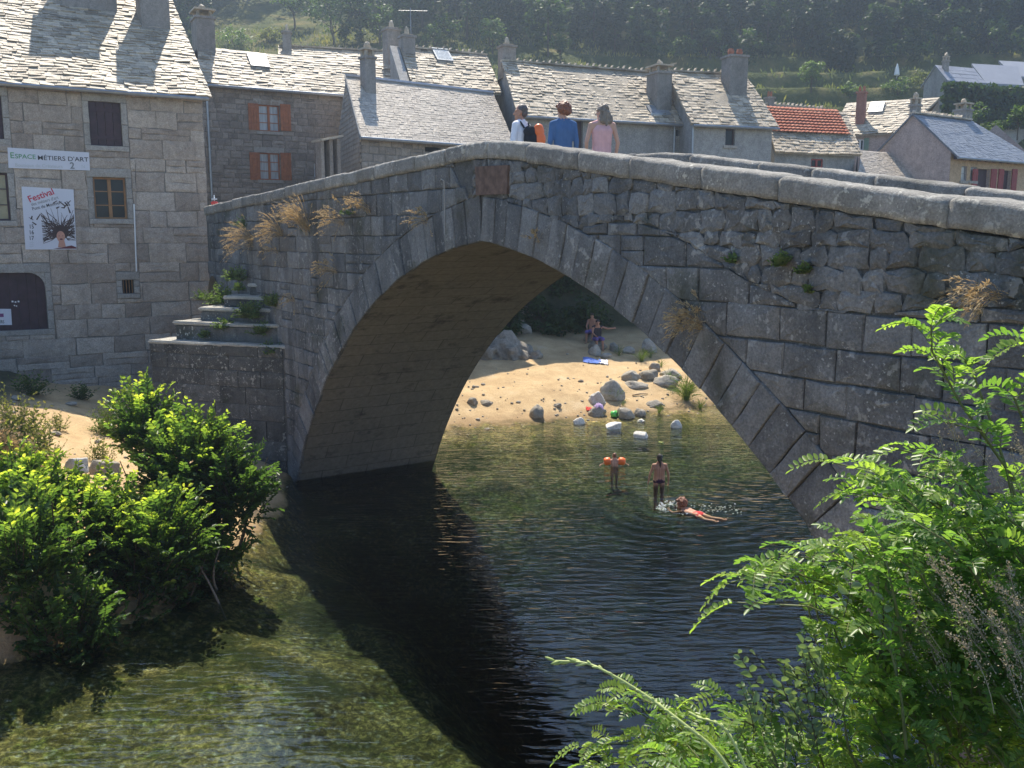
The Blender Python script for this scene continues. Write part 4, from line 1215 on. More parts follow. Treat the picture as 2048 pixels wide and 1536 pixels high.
def elm_bush(name, label, blobs, foot, group=None, nfill=1500, Lf=0.09):
    t = thing(name, label, 'bush', foot, group)
    lv = Leaves(); st = MB()
    for (c, r, n, young) in blobs:
        c = np.asarray(c, float); r = np.asarray(r, float)
        k = 0
        while k < n:
            d = unit(rng.normal(0, 1, 3)); d[2] = d[2] * 0.8 + 0.22; d = unit(d)
            if d[1] > 0.75: continue
            k += 1
            b = c + d * r * rng.uniform(0.30, 0.72)
            ln = rng.uniform(0.38, 0.80) * (0.75 + 0.5 * max(d[2], 0))
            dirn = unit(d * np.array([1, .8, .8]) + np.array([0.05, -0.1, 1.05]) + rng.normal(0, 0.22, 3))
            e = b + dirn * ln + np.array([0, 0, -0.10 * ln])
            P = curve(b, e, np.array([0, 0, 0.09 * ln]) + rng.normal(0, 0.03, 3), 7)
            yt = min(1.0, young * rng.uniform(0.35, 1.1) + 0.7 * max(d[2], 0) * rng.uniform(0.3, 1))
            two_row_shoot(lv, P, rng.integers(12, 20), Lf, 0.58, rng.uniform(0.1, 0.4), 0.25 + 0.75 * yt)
            st.tube(list(P[::2]), [0.008, 0.006, 0.004, 0.003], 3, 0.4, False)
        m = int(nfill * n / 300)
        q = c + unit(rng.normal(0, 1, (m, 3))) * r * rng.uniform(0.25, 0.9, (m, 1))
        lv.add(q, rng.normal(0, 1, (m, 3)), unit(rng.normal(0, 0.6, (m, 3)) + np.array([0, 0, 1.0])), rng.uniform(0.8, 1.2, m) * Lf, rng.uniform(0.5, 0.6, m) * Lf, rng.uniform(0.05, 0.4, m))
        for _ in range(max(3, n // 18)):
            e = c + rng.normal(0, 0.45, 3) * r
            f = np.asarray(foot) + np.array([rng.normal(0, 0.4), rng.normal(0, 0.3), -0.1])
            st.tube(list(curve(f, e, rng.normal(0, 0.12, 3), 6)), [0.03, 0.026, 0.022, 0.017, 0.012, 0.008], 5, 0.5, False)
    st.build('branches', M['bark'], t)
    lv.build('foliage', M['elm'], t)
    return t
def P3(px, py, d): return at_y(px, py, d)
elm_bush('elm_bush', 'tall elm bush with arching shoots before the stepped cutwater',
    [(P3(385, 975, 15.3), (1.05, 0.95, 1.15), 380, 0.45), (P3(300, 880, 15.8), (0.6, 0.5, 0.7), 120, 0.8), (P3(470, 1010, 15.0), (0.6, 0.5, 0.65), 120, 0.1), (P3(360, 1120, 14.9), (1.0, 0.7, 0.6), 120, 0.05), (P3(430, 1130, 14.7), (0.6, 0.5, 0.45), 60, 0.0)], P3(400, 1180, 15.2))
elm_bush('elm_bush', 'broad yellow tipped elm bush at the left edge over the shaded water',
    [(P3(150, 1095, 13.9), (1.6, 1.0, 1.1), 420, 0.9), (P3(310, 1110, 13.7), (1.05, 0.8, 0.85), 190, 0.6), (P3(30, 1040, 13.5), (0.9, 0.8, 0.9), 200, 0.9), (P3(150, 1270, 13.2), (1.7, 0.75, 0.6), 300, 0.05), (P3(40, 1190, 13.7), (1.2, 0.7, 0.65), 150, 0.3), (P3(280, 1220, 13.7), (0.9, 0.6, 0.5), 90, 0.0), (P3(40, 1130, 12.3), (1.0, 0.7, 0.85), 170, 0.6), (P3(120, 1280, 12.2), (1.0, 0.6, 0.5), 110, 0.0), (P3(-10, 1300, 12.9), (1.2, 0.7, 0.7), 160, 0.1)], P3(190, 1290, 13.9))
# dead sticks at the foot of the bushes
for (a, b, lb) in (((439, 1098, 14.2), (434, 1180, 14.3), 'upright grey dead stick at the foot of the tall elm bush'), ((385, 1110, 13.9), (460, 1260, 13.6), 'long dead stick leaning down to the water under the elm bushes'), ((340, 1130, 13.8), (300, 1260, 13.6), 'bent dead stick in the shade under the broad elm bush')):
    m = MB(); p0, p1 = P3(*a), P3(*b); m.tube(list(curve(p0, p1, rng.normal(0, 0.05, 3), 6)), [0.01, 0.014, 0.016, 0.018, 0.02, 0.022], 6); tag(m.build('dead_stick', plain('dead_wood', (0.2, 0.17, 0.14), 0.9)), lb, 'stick', 'dead sticks by the bushes')

# ---- robinia in front on the right bank
def pinnate(lv, st, b, d, L, pairs, lw, tone, droop=0.35):
    e = b + d * L - np.array([0, 0, droop * L])
    P = curve(b, e, np.array([0, 0, 0.14 * L]), 8)
    f = np.repeat(np.linspace(0.14, 0.98, pairs), 2); n = len(f)
    Q, D = along(P, f)
    side = unit(np.cross(D, np.array([0, 0, 1.0]) + rng.normal(0, 0.3, 3)))
    sg = np.tile([1, -1], n // 2)[:, None]
    nn = np.cross(side, D); nn = np.where((nn[:, 2] < 0)[:, None], -nn, nn)
    tilt = rng.uniform(-0.1, 0.55)
    dl = unit(side * sg + D * 0.35 + nn * tilt + rng.normal(0, 0.09, (n, 3)))
    N = unit(nn - side * sg * tilt + rng.normal(0, 0.16, (n, 3)))
    sz = lw * (0.75 + 0.35 * np.sin(PI * f)) * rng.uniform(0.88, 1.12, n)
    lv.add(Q, dl, N, sz, sz * 0.44, np.clip(tone + rng.normal(0, 0.08, n), 0, 1))
    lv.add(P[-1:], D[-1:], N[-1:], lw, lw * 0.44, tone)
    st.tube(list(P[::2]) + [P[-1]], 0.0016, 3, 0.6, False)
rob = thing('robinia_bush', 'bright green robinia bush with feather leaves filling the lower right corner', 'bush', P3(1960, 1536, 3.6) - np.array([0, 0, 0.5]))
lv = Leaves(); st = MB()
def rob_branch(tip, base, lw=0.042, ll=0.19, t=0.5, gap=0.05, f0=0.25, bow=0.12):
    P = curve(base, tip, np.array([rng.normal(0, 0.04), rng.normal(0, 0.05), bow]), 10)
    L = np.linalg.norm(tip - base)
    n = max(4, int(L * (1 - f0) / gap))
    for i, f in enumerate(np.linspace(f0, 1.0, n)):
        q, D = along(P, np.array([f])); q, D = q[0], D[0]
        sd = unit(np.cross(D, np.array([0, 0, 1.0]))) * (1 if i % 2 else -1)
        d = unit(sd * 0.9 + D * 0.75 + np.array([0, 0, 0.30]) + rng.normal(0, 0.22, 3)) if f < 0.97 else unit(D + rng.normal(0, 0.15, 3))
        pinnate(lv, st, q, d, ll * rng.uniform(0.7, 1.1) * (0.8 if f > 0.9 else 1), rng.integers(6, 10), lw, np.clip(t + rng.normal(0, 0.12) + 0.25 * (f > 0.85), 0, 1), rng.uniform(0.1, 0.5))
    st.tube(list(P[::3]), [0.007, 0.005, 0.004, 0.003], 5, 0.5, False)
B0 = P3(2010, 1500, 3.6) - np.array([0, 0, 0.25])
for (px, py, d, bx, by, bd) in ((1862, 650, 3.5, 2030, 960, 3.6), (1930, 720, 3.6, 2030, 990, 3.6), (2050, 690, 3.3, 2100, 900, 3.3), (2045, 800, 3.2, 2110, 960, 3.3), (1895, 845, 3.5, 2040, 1060, 3.6),
                             (1665, 925, 3.8, 1960, 1150, 3.7), (1700, 985, 3.7, 1960, 1160, 3.7), (1800, 900, 3.6, 2000, 1120, 3.6), (1880, 930, 3.5, 2020, 1100, 3.6), (1750, 960, 3.8, 1980, 1120, 3.8),
                             (1462, 1165, 3.6, 1800, 1290, 3.6), (1475, 1205, 3.5, 1780, 1330, 3.6), (1560, 1112, 3.7, 1820, 1260, 3.7), (1640, 1090, 3.8, 1850, 1250, 3.8), (1500, 1150, 3.8, 1800, 1260, 3.8),
                             (1165, 1490, 4.1, 1480, 1590, 4.1), (1190, 1410, 4.2, 1460, 1570, 4.2), (1255, 1385, 4.2, 1450, 1560, 4.2), (1345, 1425, 4.1, 1500, 1570, 4.1), (1410, 1395, 4.0, 1560, 1560, 4.0), (1230, 1500, 4.0, 1480, 1600, 4.0), (1300, 1470, 4.2, 1480, 1600, 4.1), (1180, 1530, 4.0, 1450, 1620, 4.0)):
    rob_branch(P3(px, py, d), P3(bx, by, bd), 0.042 if px > 1440 else 0.038, 0.19 if px > 1440 else 0.16, 0.62, 0.048)
YB = [900, 1000, 1100, 1170, 1230, 1300, 1400, 1450, 1500, 1536]; XB = [1790, 1760, 1680, 1600, 1640, 1690, 1640, 1400, 1260, 1240]
for k in range(185):
    py = rng.uniform(960, 1570); x0 = interp(py, YB, XB)
    px = rng.uniform(x0, 2080); d = rng.uniform(3.1, 4.3)
    tip = P3(px, py, d); base = tip + np.array([rng.uniform(0.1, 0.35), rng.uniform(-0.1, 0.3), -rng.uniform(0.3, 0.5)])
    rob_branch(tip, base, 0.041, 0.18, 0.45 + 0.15 * rng.random(), 0.05, 0.1, 0.05)
st.build('branches', M['stem'], rob)
lv.build('foliage', M['robinia'], rob, True, 0.12)
# pale elm shoots among it
es = thing('elm_shoots', 'pale grey green elm shoots between the robinia branches', 'bush', P3(1560, 1500, 3.4) - np.array([0, 0, 0.3]))
lv = Leaves(); st = MB()
for k in range(44):
    px, py = rng.uniform(1475, 1660), rng.uniform(1275, 1500)
    if k > 36: px, py = rng.uniform(1700, 1800), rng.uniform(1020, 1250)
    tip = P3(px, py, rng.uniform(3.1, 3.5)); ln = rng.uniform(0.14, 0.26)
    base = tip + np.array([rng.uniform(-0.02, 0.14), rng.uniform(0, 0.12), -ln])
    P = curve(base, tip, rng.normal(0, 0.015, 3), 6); two_row_shoot(lv, P, rng.integers(7, 12), 0.036, 0.62, 0.2, 0.9)
    st.tube(list(P), 0.0018, 3, 0.5, False)
st.build('branches', M['bark'], es); lv.build('foliage', M['elm_pale'], es)
# dry seed panicles at the right edge
dp = thing('dry_weed', 'dry brown seeding weed with feathery heads at the right edge', 'weed', P3(2060, 1440, 3.2) - np.array([0, 0, 0.2]))
lv = Leaves(); st = MB()
for k in range(34):
    tip = P3(rng.uniform(1800, 2060), rng.uniform(1095, 1290), rng.uniform(2.8, 3.3)) if k < 26 else P3(rng.uniform(1850, 2060), rng.uniform(800, 900), rng.uniform(3.3, 3.5))
    base = tip + np.array([rng.uniform(0.10, 0.24), rng.uniform(-0.05, 0.1), -rng.uniform(0.22, 0.36)])
    P = curve(base, tip, rng.normal(0, 0.02, 3) + np.array([0, 0, 0.02]), 8); st.tube(list(P), 0.0016, 3, 0.6, False)
    n = 200 if k < 26 else 90
    f = rng.uniform(0.2, 1, n); Q, D = along(P, f)
    Q = Q + rng.normal(0, 0.016, (n, 3)) * (1.15 - f)[:, None] * 1.4
    lv.add(Q, rng.normal(0, 1, (n, 3)) + D, rng.normal(0, 1, (n, 3)), rng.uniform(0.006, 0.011, n), 0.005, rng.random(n))
st.build('stalks', M['tan'], dp); lv.build('seed_heads', M['tan'], dp, False)
# the green stalk close to the lens
sk = thing('grass_stalk', 'single pale green flowering stalk arching over the water in front', 'grass', P3(1470, 1560, 1.5))
st = MB(); lv = Leaves()
def stalk(pts, r0, r1, dd):
    P = np.array([P3(x, y, d) for x, y, d in pts]); Q = []
    for i in range(len(P) - 1):
        for t in np.linspace(0, 1, 4, endpoint=False):
            p0, p1, p2, p3 = P[max(i-1, 0)], P[i], P[i+1], P[min(i+2, len(P)-1)]
            Q.append(0.5 * ((2*p1) + (-p0+p2)*t + (2*p0-5*p1+4*p2-p3)*t*t + (-p0+3*p1-3*p2+p3)*t**3))
    Q.append(P[-1]); st.tube(Q, list(np.linspace(r0, r1, len(Q))), 7, 0.6)
    return np.array(Q)
Q1 = stalk([(1470, 1560, 1.42), (1430, 1500, 1.44), (1370, 1450, 1.46), (1290, 1390, 1.5), (1215, 1345, 1.52), (1170, 1326, 1.54), (1110, 1322, 1.55)], 0.0034, 0.0018, 0)
Q2 = stalk([(1500, 1560, 1.40), (1470, 1490, 1.42), (1440, 1450, 1.43), (1395, 1435, 1.44)], 0.0026, 0.0015, 0)
for Q, f0, n in ((Q1, 0.25, 26), (Q2, 0.3, 8)):
    for i, f in enumerate(np.linspace(f0, 1, n)):
        q, D = along(Q, np.array([f])); q, D = q[0], D[0]
        sd = np.cross(D, rng.normal(0, 1, 3)); sd = unit(sd)
        ln = rng.uniform(0.008, 0.012) * (1 + 0.9 * (f > 0.8))
        dd = unit(D + sd * 0.45)
        st.tube([q, q + dd * ln * 0.3, q + dd * ln * 0.75, q + dd * ln], [0.0014, 0.0026, 0.0022, 0.0006], 6, rng.random())
g = G('pale_green_stalk'); M['stalk'] = g.fin(g.ramp(g.attr(), [(0, (0.30, 0.36, 0.11)), (1, (0.42, 0.46, 0.17))]), 0.5, None, 0.3)
st.build('stalk', M['stalk'], sk, True)

# ---- dry grass growing from the bridge's joints
def tuft(name, label, cat, base, axis_, n, L, spread, mat, plume=True, group=None, droop=0.25, mats=None):
    t = thing(name, label, cat, base, group)
    lv = Leaves()
    base = np.asarray(base, float); axis_ = unit(np.asarray(axis_, float))
    for k in range(n):
        d = unit(axis_ + rng.normal(0, spread, 3)); ln = L * rng.uniform(0.5, 1.05)
        b = base + rng.normal(0, 0.025, 3) * L * 2
        P = curve(b, b + d * ln - np.array([0, 0, droop * ln]), np.array([0, 0, 0.12 * ln]), 8)
        Q, D = along(P, np.linspace(0, 0.94, 8)); seg = ln / 7.2
        lv.add(Q, D, np.cross(D, rng.normal(0, 1, 3)), seg * 1.15, 0.007 + 0.004 * L, rng.uniform(0.2, 0.7))
        if plume and rng.random() < 0.75:
            m = 16; f = rng.uniform(0.72, 1.0, m); Q, D = along(P, f)
            lv.add(Q + rng.normal(0, 0.008, (m, 3)), unit(D + rng.normal(0, 0.4, (m, 3))), rng.normal(0, 1, (m, 3)), 0.045, 0.012, rng.uniform(0.5, 1, m))
    lv.build('blades', mat, t, False)
    return t
out_ = -BN
def face_tuft(px, py, lean, n, L, label, spread=0.3, mat='dry', name='wall_grass', group='dry grass growing on the bridge face'):
    b = at_br(px, py, -0.03); right = np.array([1.0, 0, 0])
    return tuft(name, label, 'grass', b, out_ * 0.55 + right * lean[0] + np.array([0, 0, lean[1] + .15]), n, L * .82, spread * 1.25, M[mat], True, group, 0.12)
for q in ((1402, 655, (-0.9, 0.45), 60, 0.55, 'large dry grass tuft beside the right haunch of the arch', 0.34),
          (1998, 592, (-1.2, 0.15), 34, 0.55, 'sparse straw coloured tuft high on the right of the bridge face', 0.3),
          (617, 462, (-0.35, 0.9), 80, 1.05, 'tallest dry grass plume on the left half of the bridge', 0.24),
          (505, 487, (-0.8, 0.25), 80, 1.05, 'wide dry grass clump nearest the low end of the bridge', 0.36),
          (565, 470, (-0.5, 0.45), 70, 0.9, 'dry grass clump between the widest and the tallest', 0.35),
          (688, 447, (-0.6, 0.35), 40, 0.75, 'thin dry grass tuft just right of the tallest plume', 0.35),
          (741, 424, (-0.65, 0.75), 34, 0.62, 'narrow golden grass tuft leaning up towards the crown', 0.16),
          (855, 446, (-0.5, 0.5), 26, 0.5, 'small grass tuft nearest the crown, left of the cable', 0.35),
          (674, 545, (-0.7, 0.3), 34, 0.65, 'dry grass tuft on a lower course below the thin tuft', 0.3),
          (556, 505, (-0.3, 0.25), 22, 0.5, 'small reddish grass tuft under the clumps at left', 0.4),
          (590, 602, (-0.5, 0.2), 18, 0.4, 'faint grass tuft just right of the top step', 0.4),
          (1076, 487, (0.0, 0.7), 14, 0.3, 'tiny dry sprig above the crown of the arch', 0.3)):
    face_tuft(*q)
def herb(name, label, c, r, n, leaf, mat, cat='plant', group=None, up=0.6, yt=(0.2, 0.9), six=True, foot=None):
    """a low leafy plant: stems from one foot carrying small leaves"""
    c = np.asarray(c, float); r = np.asarray(r, float) * np.ones(3)
    t = thing(name, label, cat, c if foot is None else foot, group)
    lv = Leaves(); st = MB()
    for k in range(n):
        d = unit(rng.normal(0, 1, 3) + np.array([0, 0, up])); d[2] = abs(d[2]) 
        e = c + d * r * rng.uniform(0.55, 1.0)
        b = c + (e - c) * np.array([0.25, 0.25, 0.0])
        P = curve(b, e, rng.normal(0, 0.06, 3) * r, 6)
        two_row_shoot(lv, P, rng.integers(7, 12), leaf, 0.5, yt[0] * rng.uniform(0.5, 1.3), yt[1] * rng.uniform(0.7, 1.0), 0.05)
        st.tube(list(P[::2]) + [P[-1]], leaf * 0.05, 3, 0.5, False)
    st.build('stems', M['stem'], t); lv.build('foliage', M[mat], t, six)
    return t
for (px, py, off, r, n, lb) in ((1466, 525, -.04, .12, 12, 'small green herb left of the ferny tuft on the bridge face'), (1563, 532, -.05, .17, 26, 'yellowish cushion plant in the middle of the right bridge face'), (1606, 548, -.04, .14, 14, 'white flecked herb right of the yellowish cushion plant'), (1610, 585, -.04, .10, 8, 'tiny herb hanging below the white flecked one'), (702, 428, -.06, .22, 16, 'green herb beside the dry grass near the bridge crown'), (488, 455, -.06, .35, 22, 'green stems growing up among the left grass clumps')):
    herb('wall_herb', lb, at_br(px, py, off), r, n, 0.045, 'light_leaf', 'plant', 'green herbs on the bridge face')
# plants on the stepped cutwater
for (px, py, d, r, n, lb) in ((445, 607, 23.6, .48, 46, 'leafy bush growing behind the upper steps of the cutwater'), (470, 560, 23.4, .32, 26, 'yellow green plant left of the cap stone'), (405, 600, 23.6, .25, 12, 'upright weed at the left of the steps'), (497, 634, 22.2, .38, 44, 'dense green weed hanging on the middle steps'), (478, 580, 22.4, .16, 12, 'small rosette on the second step from the top'), (545, 612, 21.8, .30, 22, 'dark leafed creeper at the right end of the upper steps'), (447, 657, 22.4, .26, 20, 'weed in the joint of the second step from below'), (520, 668, 22.0, .30, 24, 'weed at the right of the lowest step'), (545, 705, 21.7, .30, 18, 'yellowed weed hanging below the lowest step'), (412, 672, 22.5, .18, 10, 'small weed on the lowest step at left')):
    herb('step_weed', lb, P3(px, py, d), r * 1.2, int(n * 1.7), 0.065, 'light_leaf', 'plant', 'weeds on the stepped cutwater')

# ---- ground hits
def ground_hit(px, py, fz=ground_z, y0=8.0, y1=60.0):
    d = ray(px, py); a = y0
    t = y0 / d[1]
    while t * d[1] < y1:
        P = CAM + d * t
        if P[2] <= fz(P[0], P[1]): return np.array([P[0], P[1], fz(P[0], P[1])])
        t += 0.04
    return CAM + d * t
# ---- left bank weeds
for (px, py, r, n, lf, mt, lb) in ((35, 905, 1.0, 170, .075, 'mugwort', 'tall greyish weed clump at the left edge of the bank'), (20, 960, .95, 150, .075, 'dry', 'dry straw weeds below the tall greyish clump'), (80, 935, .7, 100, .065, 'mugwort', 'yellowish weeds beside the pale boulder'), (215, 870, .6, 110, .05, 'grass', 'soft green grass mound behind the elm bush'), (120, 860, .35, 26, .05, 'mugwort', 'small grey weed on the lit sand'), (165, 800, .6, 40, .06, 'forest', 'dark weeds in the shade before the stone house'), (60, 790, .8, 50, .07, 'forest', 'dark low weeds at the edge of the house shade'), (250, 700, .8, 60, .08, 'forest', 'dark shrubby weeds at the foot of the house wall'), (130, 690, .9, 60, .08, 'forest', 'dark weeds below the cellar door'), (205, 925, .5, 40, .05, 'mugwort', 'dry brownish weeds right of the pale boulder')):
    c = ground_hit(px, py)
    herb('bank_weed', lb, c, (r, r * .7, r * (1.3 if py > 850 else .8)), n, lf, mt, 'weeds', 'weeds on the left bank', 1.2)
herb('mugwort_stem', 'single tall seeding weed stem at the far left', ground_hit(15, 850), (.15, .15, 1.1), 8, .06, 'mugwort', 'weed', None, 3.0)

# ---- trees: crowns of many leaf sprays, with gaps
def crown_leaves(lv, c, r, n, leaf, t0=0.0, t1=1.0, clumps=26):
    c = np.asarray(c, float); r = np.asarray(r, float)
    k = rng.normal(0, 1, (clumps, 3)); k = unit(k) * rng.uniform(0.35, 0.95, (clumps, 1)); k[:, 2] = k[:, 2] * 0.95
    rad = rng.uniform(0.16, 0.36, clumps); tn = rng.uniform(0, 1, clumps)
    i = rng.integers(0, clumps, n)
    o = unit(rng.normal(0, 1, (n, 3))) * (rng.uniform(0, 1, (n, 1)) ** 0.45)
    q = c + (k[i] + o * rad[i][:, None]) * r
    N = unit(o * 0.9 + np.array([0, 0, 0.7]) + rng.normal(0, 0.5, (n, 3)))
    D = np.cross(N, rng.normal(0, 1, (n, 3)))
    s = leaf * rng.uniform(0.6, 1.3, n)
    lv.add(q, D, N, s, s * 0.62, np.clip(t0 + (t1 - t0) * (0.6 * tn[i] + 0.4 * rng.random(n)), 0, 1))
def tree(name, label, foot, h, r, mat='forest', n=2600, leaf=0.3, t0=0.0, t1=1.0, group=None, trunk=0.4, cat='tree'):
    foot = np.asarray(foot, float)
    t = thing(name, label, cat, foot, group)
    lv = Leaves(); st = MB()
    th = h * trunk
    st.tube([foot - (0, 0, .3), foot + (0, 0, th * .6), foot + (rng.normal(0, .05) * h, 0, th), foot + (rng.normal(0, .08) * h, 0, h * .8)], [h * .022, h * .018, h * .014, h * .004], 7, .4)
    for k in range(6):
        a = rng.uniform(0, 2 * PI); z0 = foot + (0, 0, th * rng.uniform(.7, 1.2)); e = foot + np.array([math.cos(a) * r * .8, math.sin(a) * r * .8, h * rng.uniform(.55, .9)])
        st.tube(list(curve(z0, e, rng.normal(0, .05, 3) * h, 5)), [h * .010, h * .008, h * .006, h * .004, h * .002], 5, .4, False)
    crown_leaves(lv, foot + (0, 0, th + (h - th) * .5), (r, r, (h - th) * .55), n, leaf, t0, t1)
    st.build('trunk', M['bark'], t); lv.build('crown', M[mat], t, False)
    return t
def hill_at(px, py): return ground_hit(px, py, hill_z, 54.0, 160.0)
# the far wood that reads as one mass
lv = Leaves(); st = MB()
for row, (yy, hh_) in enumerate(((95, 6), (100, 9), (106, 11), (113, 13), (121, 14), (131, 16))):
    for x in np.arange(-56, 84, 3.5):
        X = x + rng.uniform(-1.6, 1.6); Y = yy + rng.uniform(-2.5, 2.5) - 0.04 * max(X, 0)
        if X < 2 and row < 1: continue
        if X < -2 and row < 3 and rng.random() < 0.4: continue
        if -33 < X < -17 and row < 4: continue
        h = hh_ * rng.uniform(0.75, 1.2); f = np.array([X, Y, hill_z(X, Y)])
        r = h * rng.uniform(0.26, 0.38)
        st.tube([f - (0, 0, .4), f + (0, 0, h * .8)], [h * .016, h * .005], 5, .4, False)
        tt = rng.uniform(0.25, 1.0) * (1.0 if rng.random() < .7 else .4)
        crown_leaves(lv, f + (0, 0, h * .55), (r, r, h * .5), 1700, 0.46, 0.0, tt, 26)
        if rng.random() < .6: crown_leaves(lv, f + np.array([rng.uniform(-2, 2), -2.0, .9]), (2.0, 1.6, 1.5), 420, 0.4, 0.1, .8, 12)
o = lv.build('hillside_wood', M['forest'], None, False, 0.2, 'stuff')
tag(o, 'dark wood covering the hillside above the village', 'wood')
o = st.build('wood_trunks', M['bark'], None, False, 'stuff'); tag(o, 'thin trunks standing in the hillside wood', 'trunks')
# single trees and shrubs one can tell apart
for (px, py, hp, wp, mat, t0, t1, lf, lb) in (
    (1622, 186, 62, 56, 'light_leaf', .3, 1, .22, 'small pale green tree on the terraces above the red tiled roof'),
    (668, 96, 105, 120, 'forest', .2, .8, .3, 'dark tree with slim trunk on the slope above the shuttered house'),
    (590, 60, 95, 90, 'light_leaf', 0, .6, .3, 'yellowish green tree left of the dark slim trunked tree'),
    (470, 98, 40, 80, 'light_leaf', .4, 1, .22, 'low bright shrub behind the double chimney'),
    (540, 88, 34, 50, 'mugwort', .3, .9, .22, 'dry yellow shrub on the open slope'),
    (760, 92, 80, 90, 'light_leaf', 0, .5, .3, 'bushy green tree left of the twin chimneys'),
    (870, 98, 46, 56, 'light_leaf', .2, .9, .22, 'light shrub right of the twin chimneys'),
    (985, 110, 70, 60, 'light_leaf', .2, .9, .25, 'light tree behind the stone chimney of the long house'),
    (1120, 126, 56, 44, 'forest', .3, 1, .25, 'olive tree just above the long slate roof'),
    (1280, 106, 46, 60, 'forest', .5, 1, .25, 'green shrub over the middle of the long roof'),
    (1420, 118, 60, 70, 'forest', .3, .9, .25, 'round dark tree left of the tall end chimney'),
    (1795, 192, 34, 60, 'light_leaf', .2, .8, .2, 'round grey green shrub below the white parasol'),
    (1845, 180, 36, 60, 'mugwort', .1, .6, .2, 'yellowish round shrub beside the grey roofs'),
    (1700, 198, 30, 40, 'light_leaf', .3, .9, .2, 'leafy sapling beside the brick chimney'),
    (1990, 115, 78, 46, 'light_leaf', .2, .8, .25, 'pale sapling standing above the grey roofs'),
    (1935, 236, 46, 70, 'light_leaf', .2, .8, .16, 'broad leafed shrub behind the toothed slate ridge'),
    (1985, 262, 40, 60, 'forest', .4, 1, .16, 'dark shrub at the far right behind the slate ridge'),
    (2035, 250, 60, 50, 'forest', .3, 1, .18, 'ivy clad bush at the right edge below the grey roofs')):
    f = hill_at(px, py); s = f[1] / FPX
    if py > 225: f = at_y(px, py + 20, 56.0); s = 56 / FPX
    tree('hillside_tree' if hp > 50 else 'hillside_shrub', lb, f, hp * s, wp * s * .5, mat, 1500 if hp > 60 else 900, lf, t0, t1, 'trees and shrubs on the slope', .3 if hp > 50 else .12, 'tree' if hp > 50 else 'shrub')
# ivy on the house with grey roofs
lv = Leaves(); n = 5200
iu = rng.uniform(-0.2, 9.0, n); iz = rng.uniform(13.5, h9.ze - 0.1, n)
q = np.array([h9.fr(a, b, 0.12) for a, b in zip(iu, iz)]) - h9.p * rng.uniform(0, 0.7, (n, 1)) * rng.uniform(0, 1, (n, 1))
lv.add(q, rng.normal(0, 1, (n, 3)) - np.array([0, 0, .8]), -h9.p + rng.normal(0, .4, (n, 3)), 0.34, 0.26, rng.uniform(0, .6, n))
lv.build('ivy', M['forest'], h9.t, False)
# dark thicket on the bank behind the beach
lv = Leaves()
for k in range(150):
    x = rng.uniform(-8, 18); hbv = rng.uniform(8.1, 13.0)
    y = 26.6 + (hbv + 0.375 * (x + 2)) / 0.927
    z = ground_z(x, y); s = rng.uniform(0.7, 1.6)
    crown_leaves(lv, (x, y, z + s * .4), (s * 1.2, s, s * .9), 1300, 0.17, 0, .7, 14)
tag(lv.build('bank_thicket', M['forest'], None, False, .2, 'stuff'), 'dark thicket covering the bank behind the beach', 'thicket')
# grass blades on the terraces and slope
lv = Leaves(); n = 26000
X = rng.uniform(-45, 62, n); Y = rng.uniform(56, 104, n)
keep = np.array([fbm(a * .12, b * .2, 4.0) > -0.12 for a, b in zip(X, Y)]); X, Y = X[keep], Y[keep]; n = len(X)
Zg = np.array([hill_z(a, b) for a, b in zip(X, Y)])
lv.add(np.stack([X, Y, Zg], 1), rng.normal(0, .35, (n, 3)) + np.array([0, 0, 1.0]), rng.normal(0, 1, (n, 3)), rng.uniform(.25, .7, n), .16, np.clip(np.array([fbm(a * .08, b * .12, 9.0) for a, b in zip(X, Y)]) + .5 + rng.normal(0, .15, n), 0, 1))
tag(lv.build('slope_grass', M['mugwort'], None, False, .2, 'stuff'), 'rough grass on the terraced slope', 'grass')
# ------------------------------------------------------------------ people
M['skin'] = plain('tanned_skin', (0.42, 0.215, 0.135), 0.5, 0.35, 0, 0.08, 5)
M['skin_pale'] = plain('light_skin', (0.52, 0.30, 0.21), 0.5, 0.35, 0, 0.08, 5)
def hairmat(n, a, b):
    g = G(n); return g.fin(g.ramp(g.noise(1.0, 4, 0.7, g.map((30, 30, 9))), [(0.3, a), (0.7, b)]), 0.5, g.bump(g.noise(1.0, 3, 0.6, g.map((60, 60, 14))), 0.6, 0.01), 0.4)
M['hair_red'] = hairmat('reddish_hair', (0.10, 0.035, 0.02), (0.30, 0.12, 0.06))
M['hair_brown'] = hairmat('grey_brown_hair', (0.11, 0.085, 0.065), (0.27, 0.22, 0.17))
M['hair_dark'] = hairmat('dark_hair', (0.02, 0.016, 0.013), (0.06, 0.045, 0.035))
M['hair_short'] = hairmat('short_dark_grey_hair', (0.06, 0.05, 0.045), (0.14, 0.12, 0.11))
def cloth(n, c): 
    g = G(n); c = np.array(c); return g.fin(g.ramp(g.noise(5, 4), [(0.3, c * 0.85), (0.7, np.minimum(c * 1.1, 1))]), 0.85, g.bump(g.noise(14, 4, 0.6, g.map((1, 1, .5))), 0.5, 0.02), 0.2)
M['shirt_white'] = cloth('white_shirt', (0.74, 0.73, 0.76)); M['shirt_blue'] = cloth('blue_jumper', (0.07, 0.15, 0.30)); M['shirt_pink'] = cloth('pink_top', (0.66, 0.38, 0.37))
M['trousers'] = cloth('dark_trousers', (0.05, 0.045, 0.05)); M['swim_dark'] = cloth('dark_bikini', (0.05, 0.02, 0.045)); M['swim_red'] = cloth('red_trunks', (0.5, 0.05, 0.05)); M['shorts_blue'] = cloth('patterned_shorts', (0.16, 0.12, 0.32))
M['orange'] = plain('orange_plastic', (0.85, 0.17, 0.035), 0.35, 0.5, 0, 0.05, 3); M['black_bag'] = cloth('black_bag', (0.025, 0.027, 0.033))
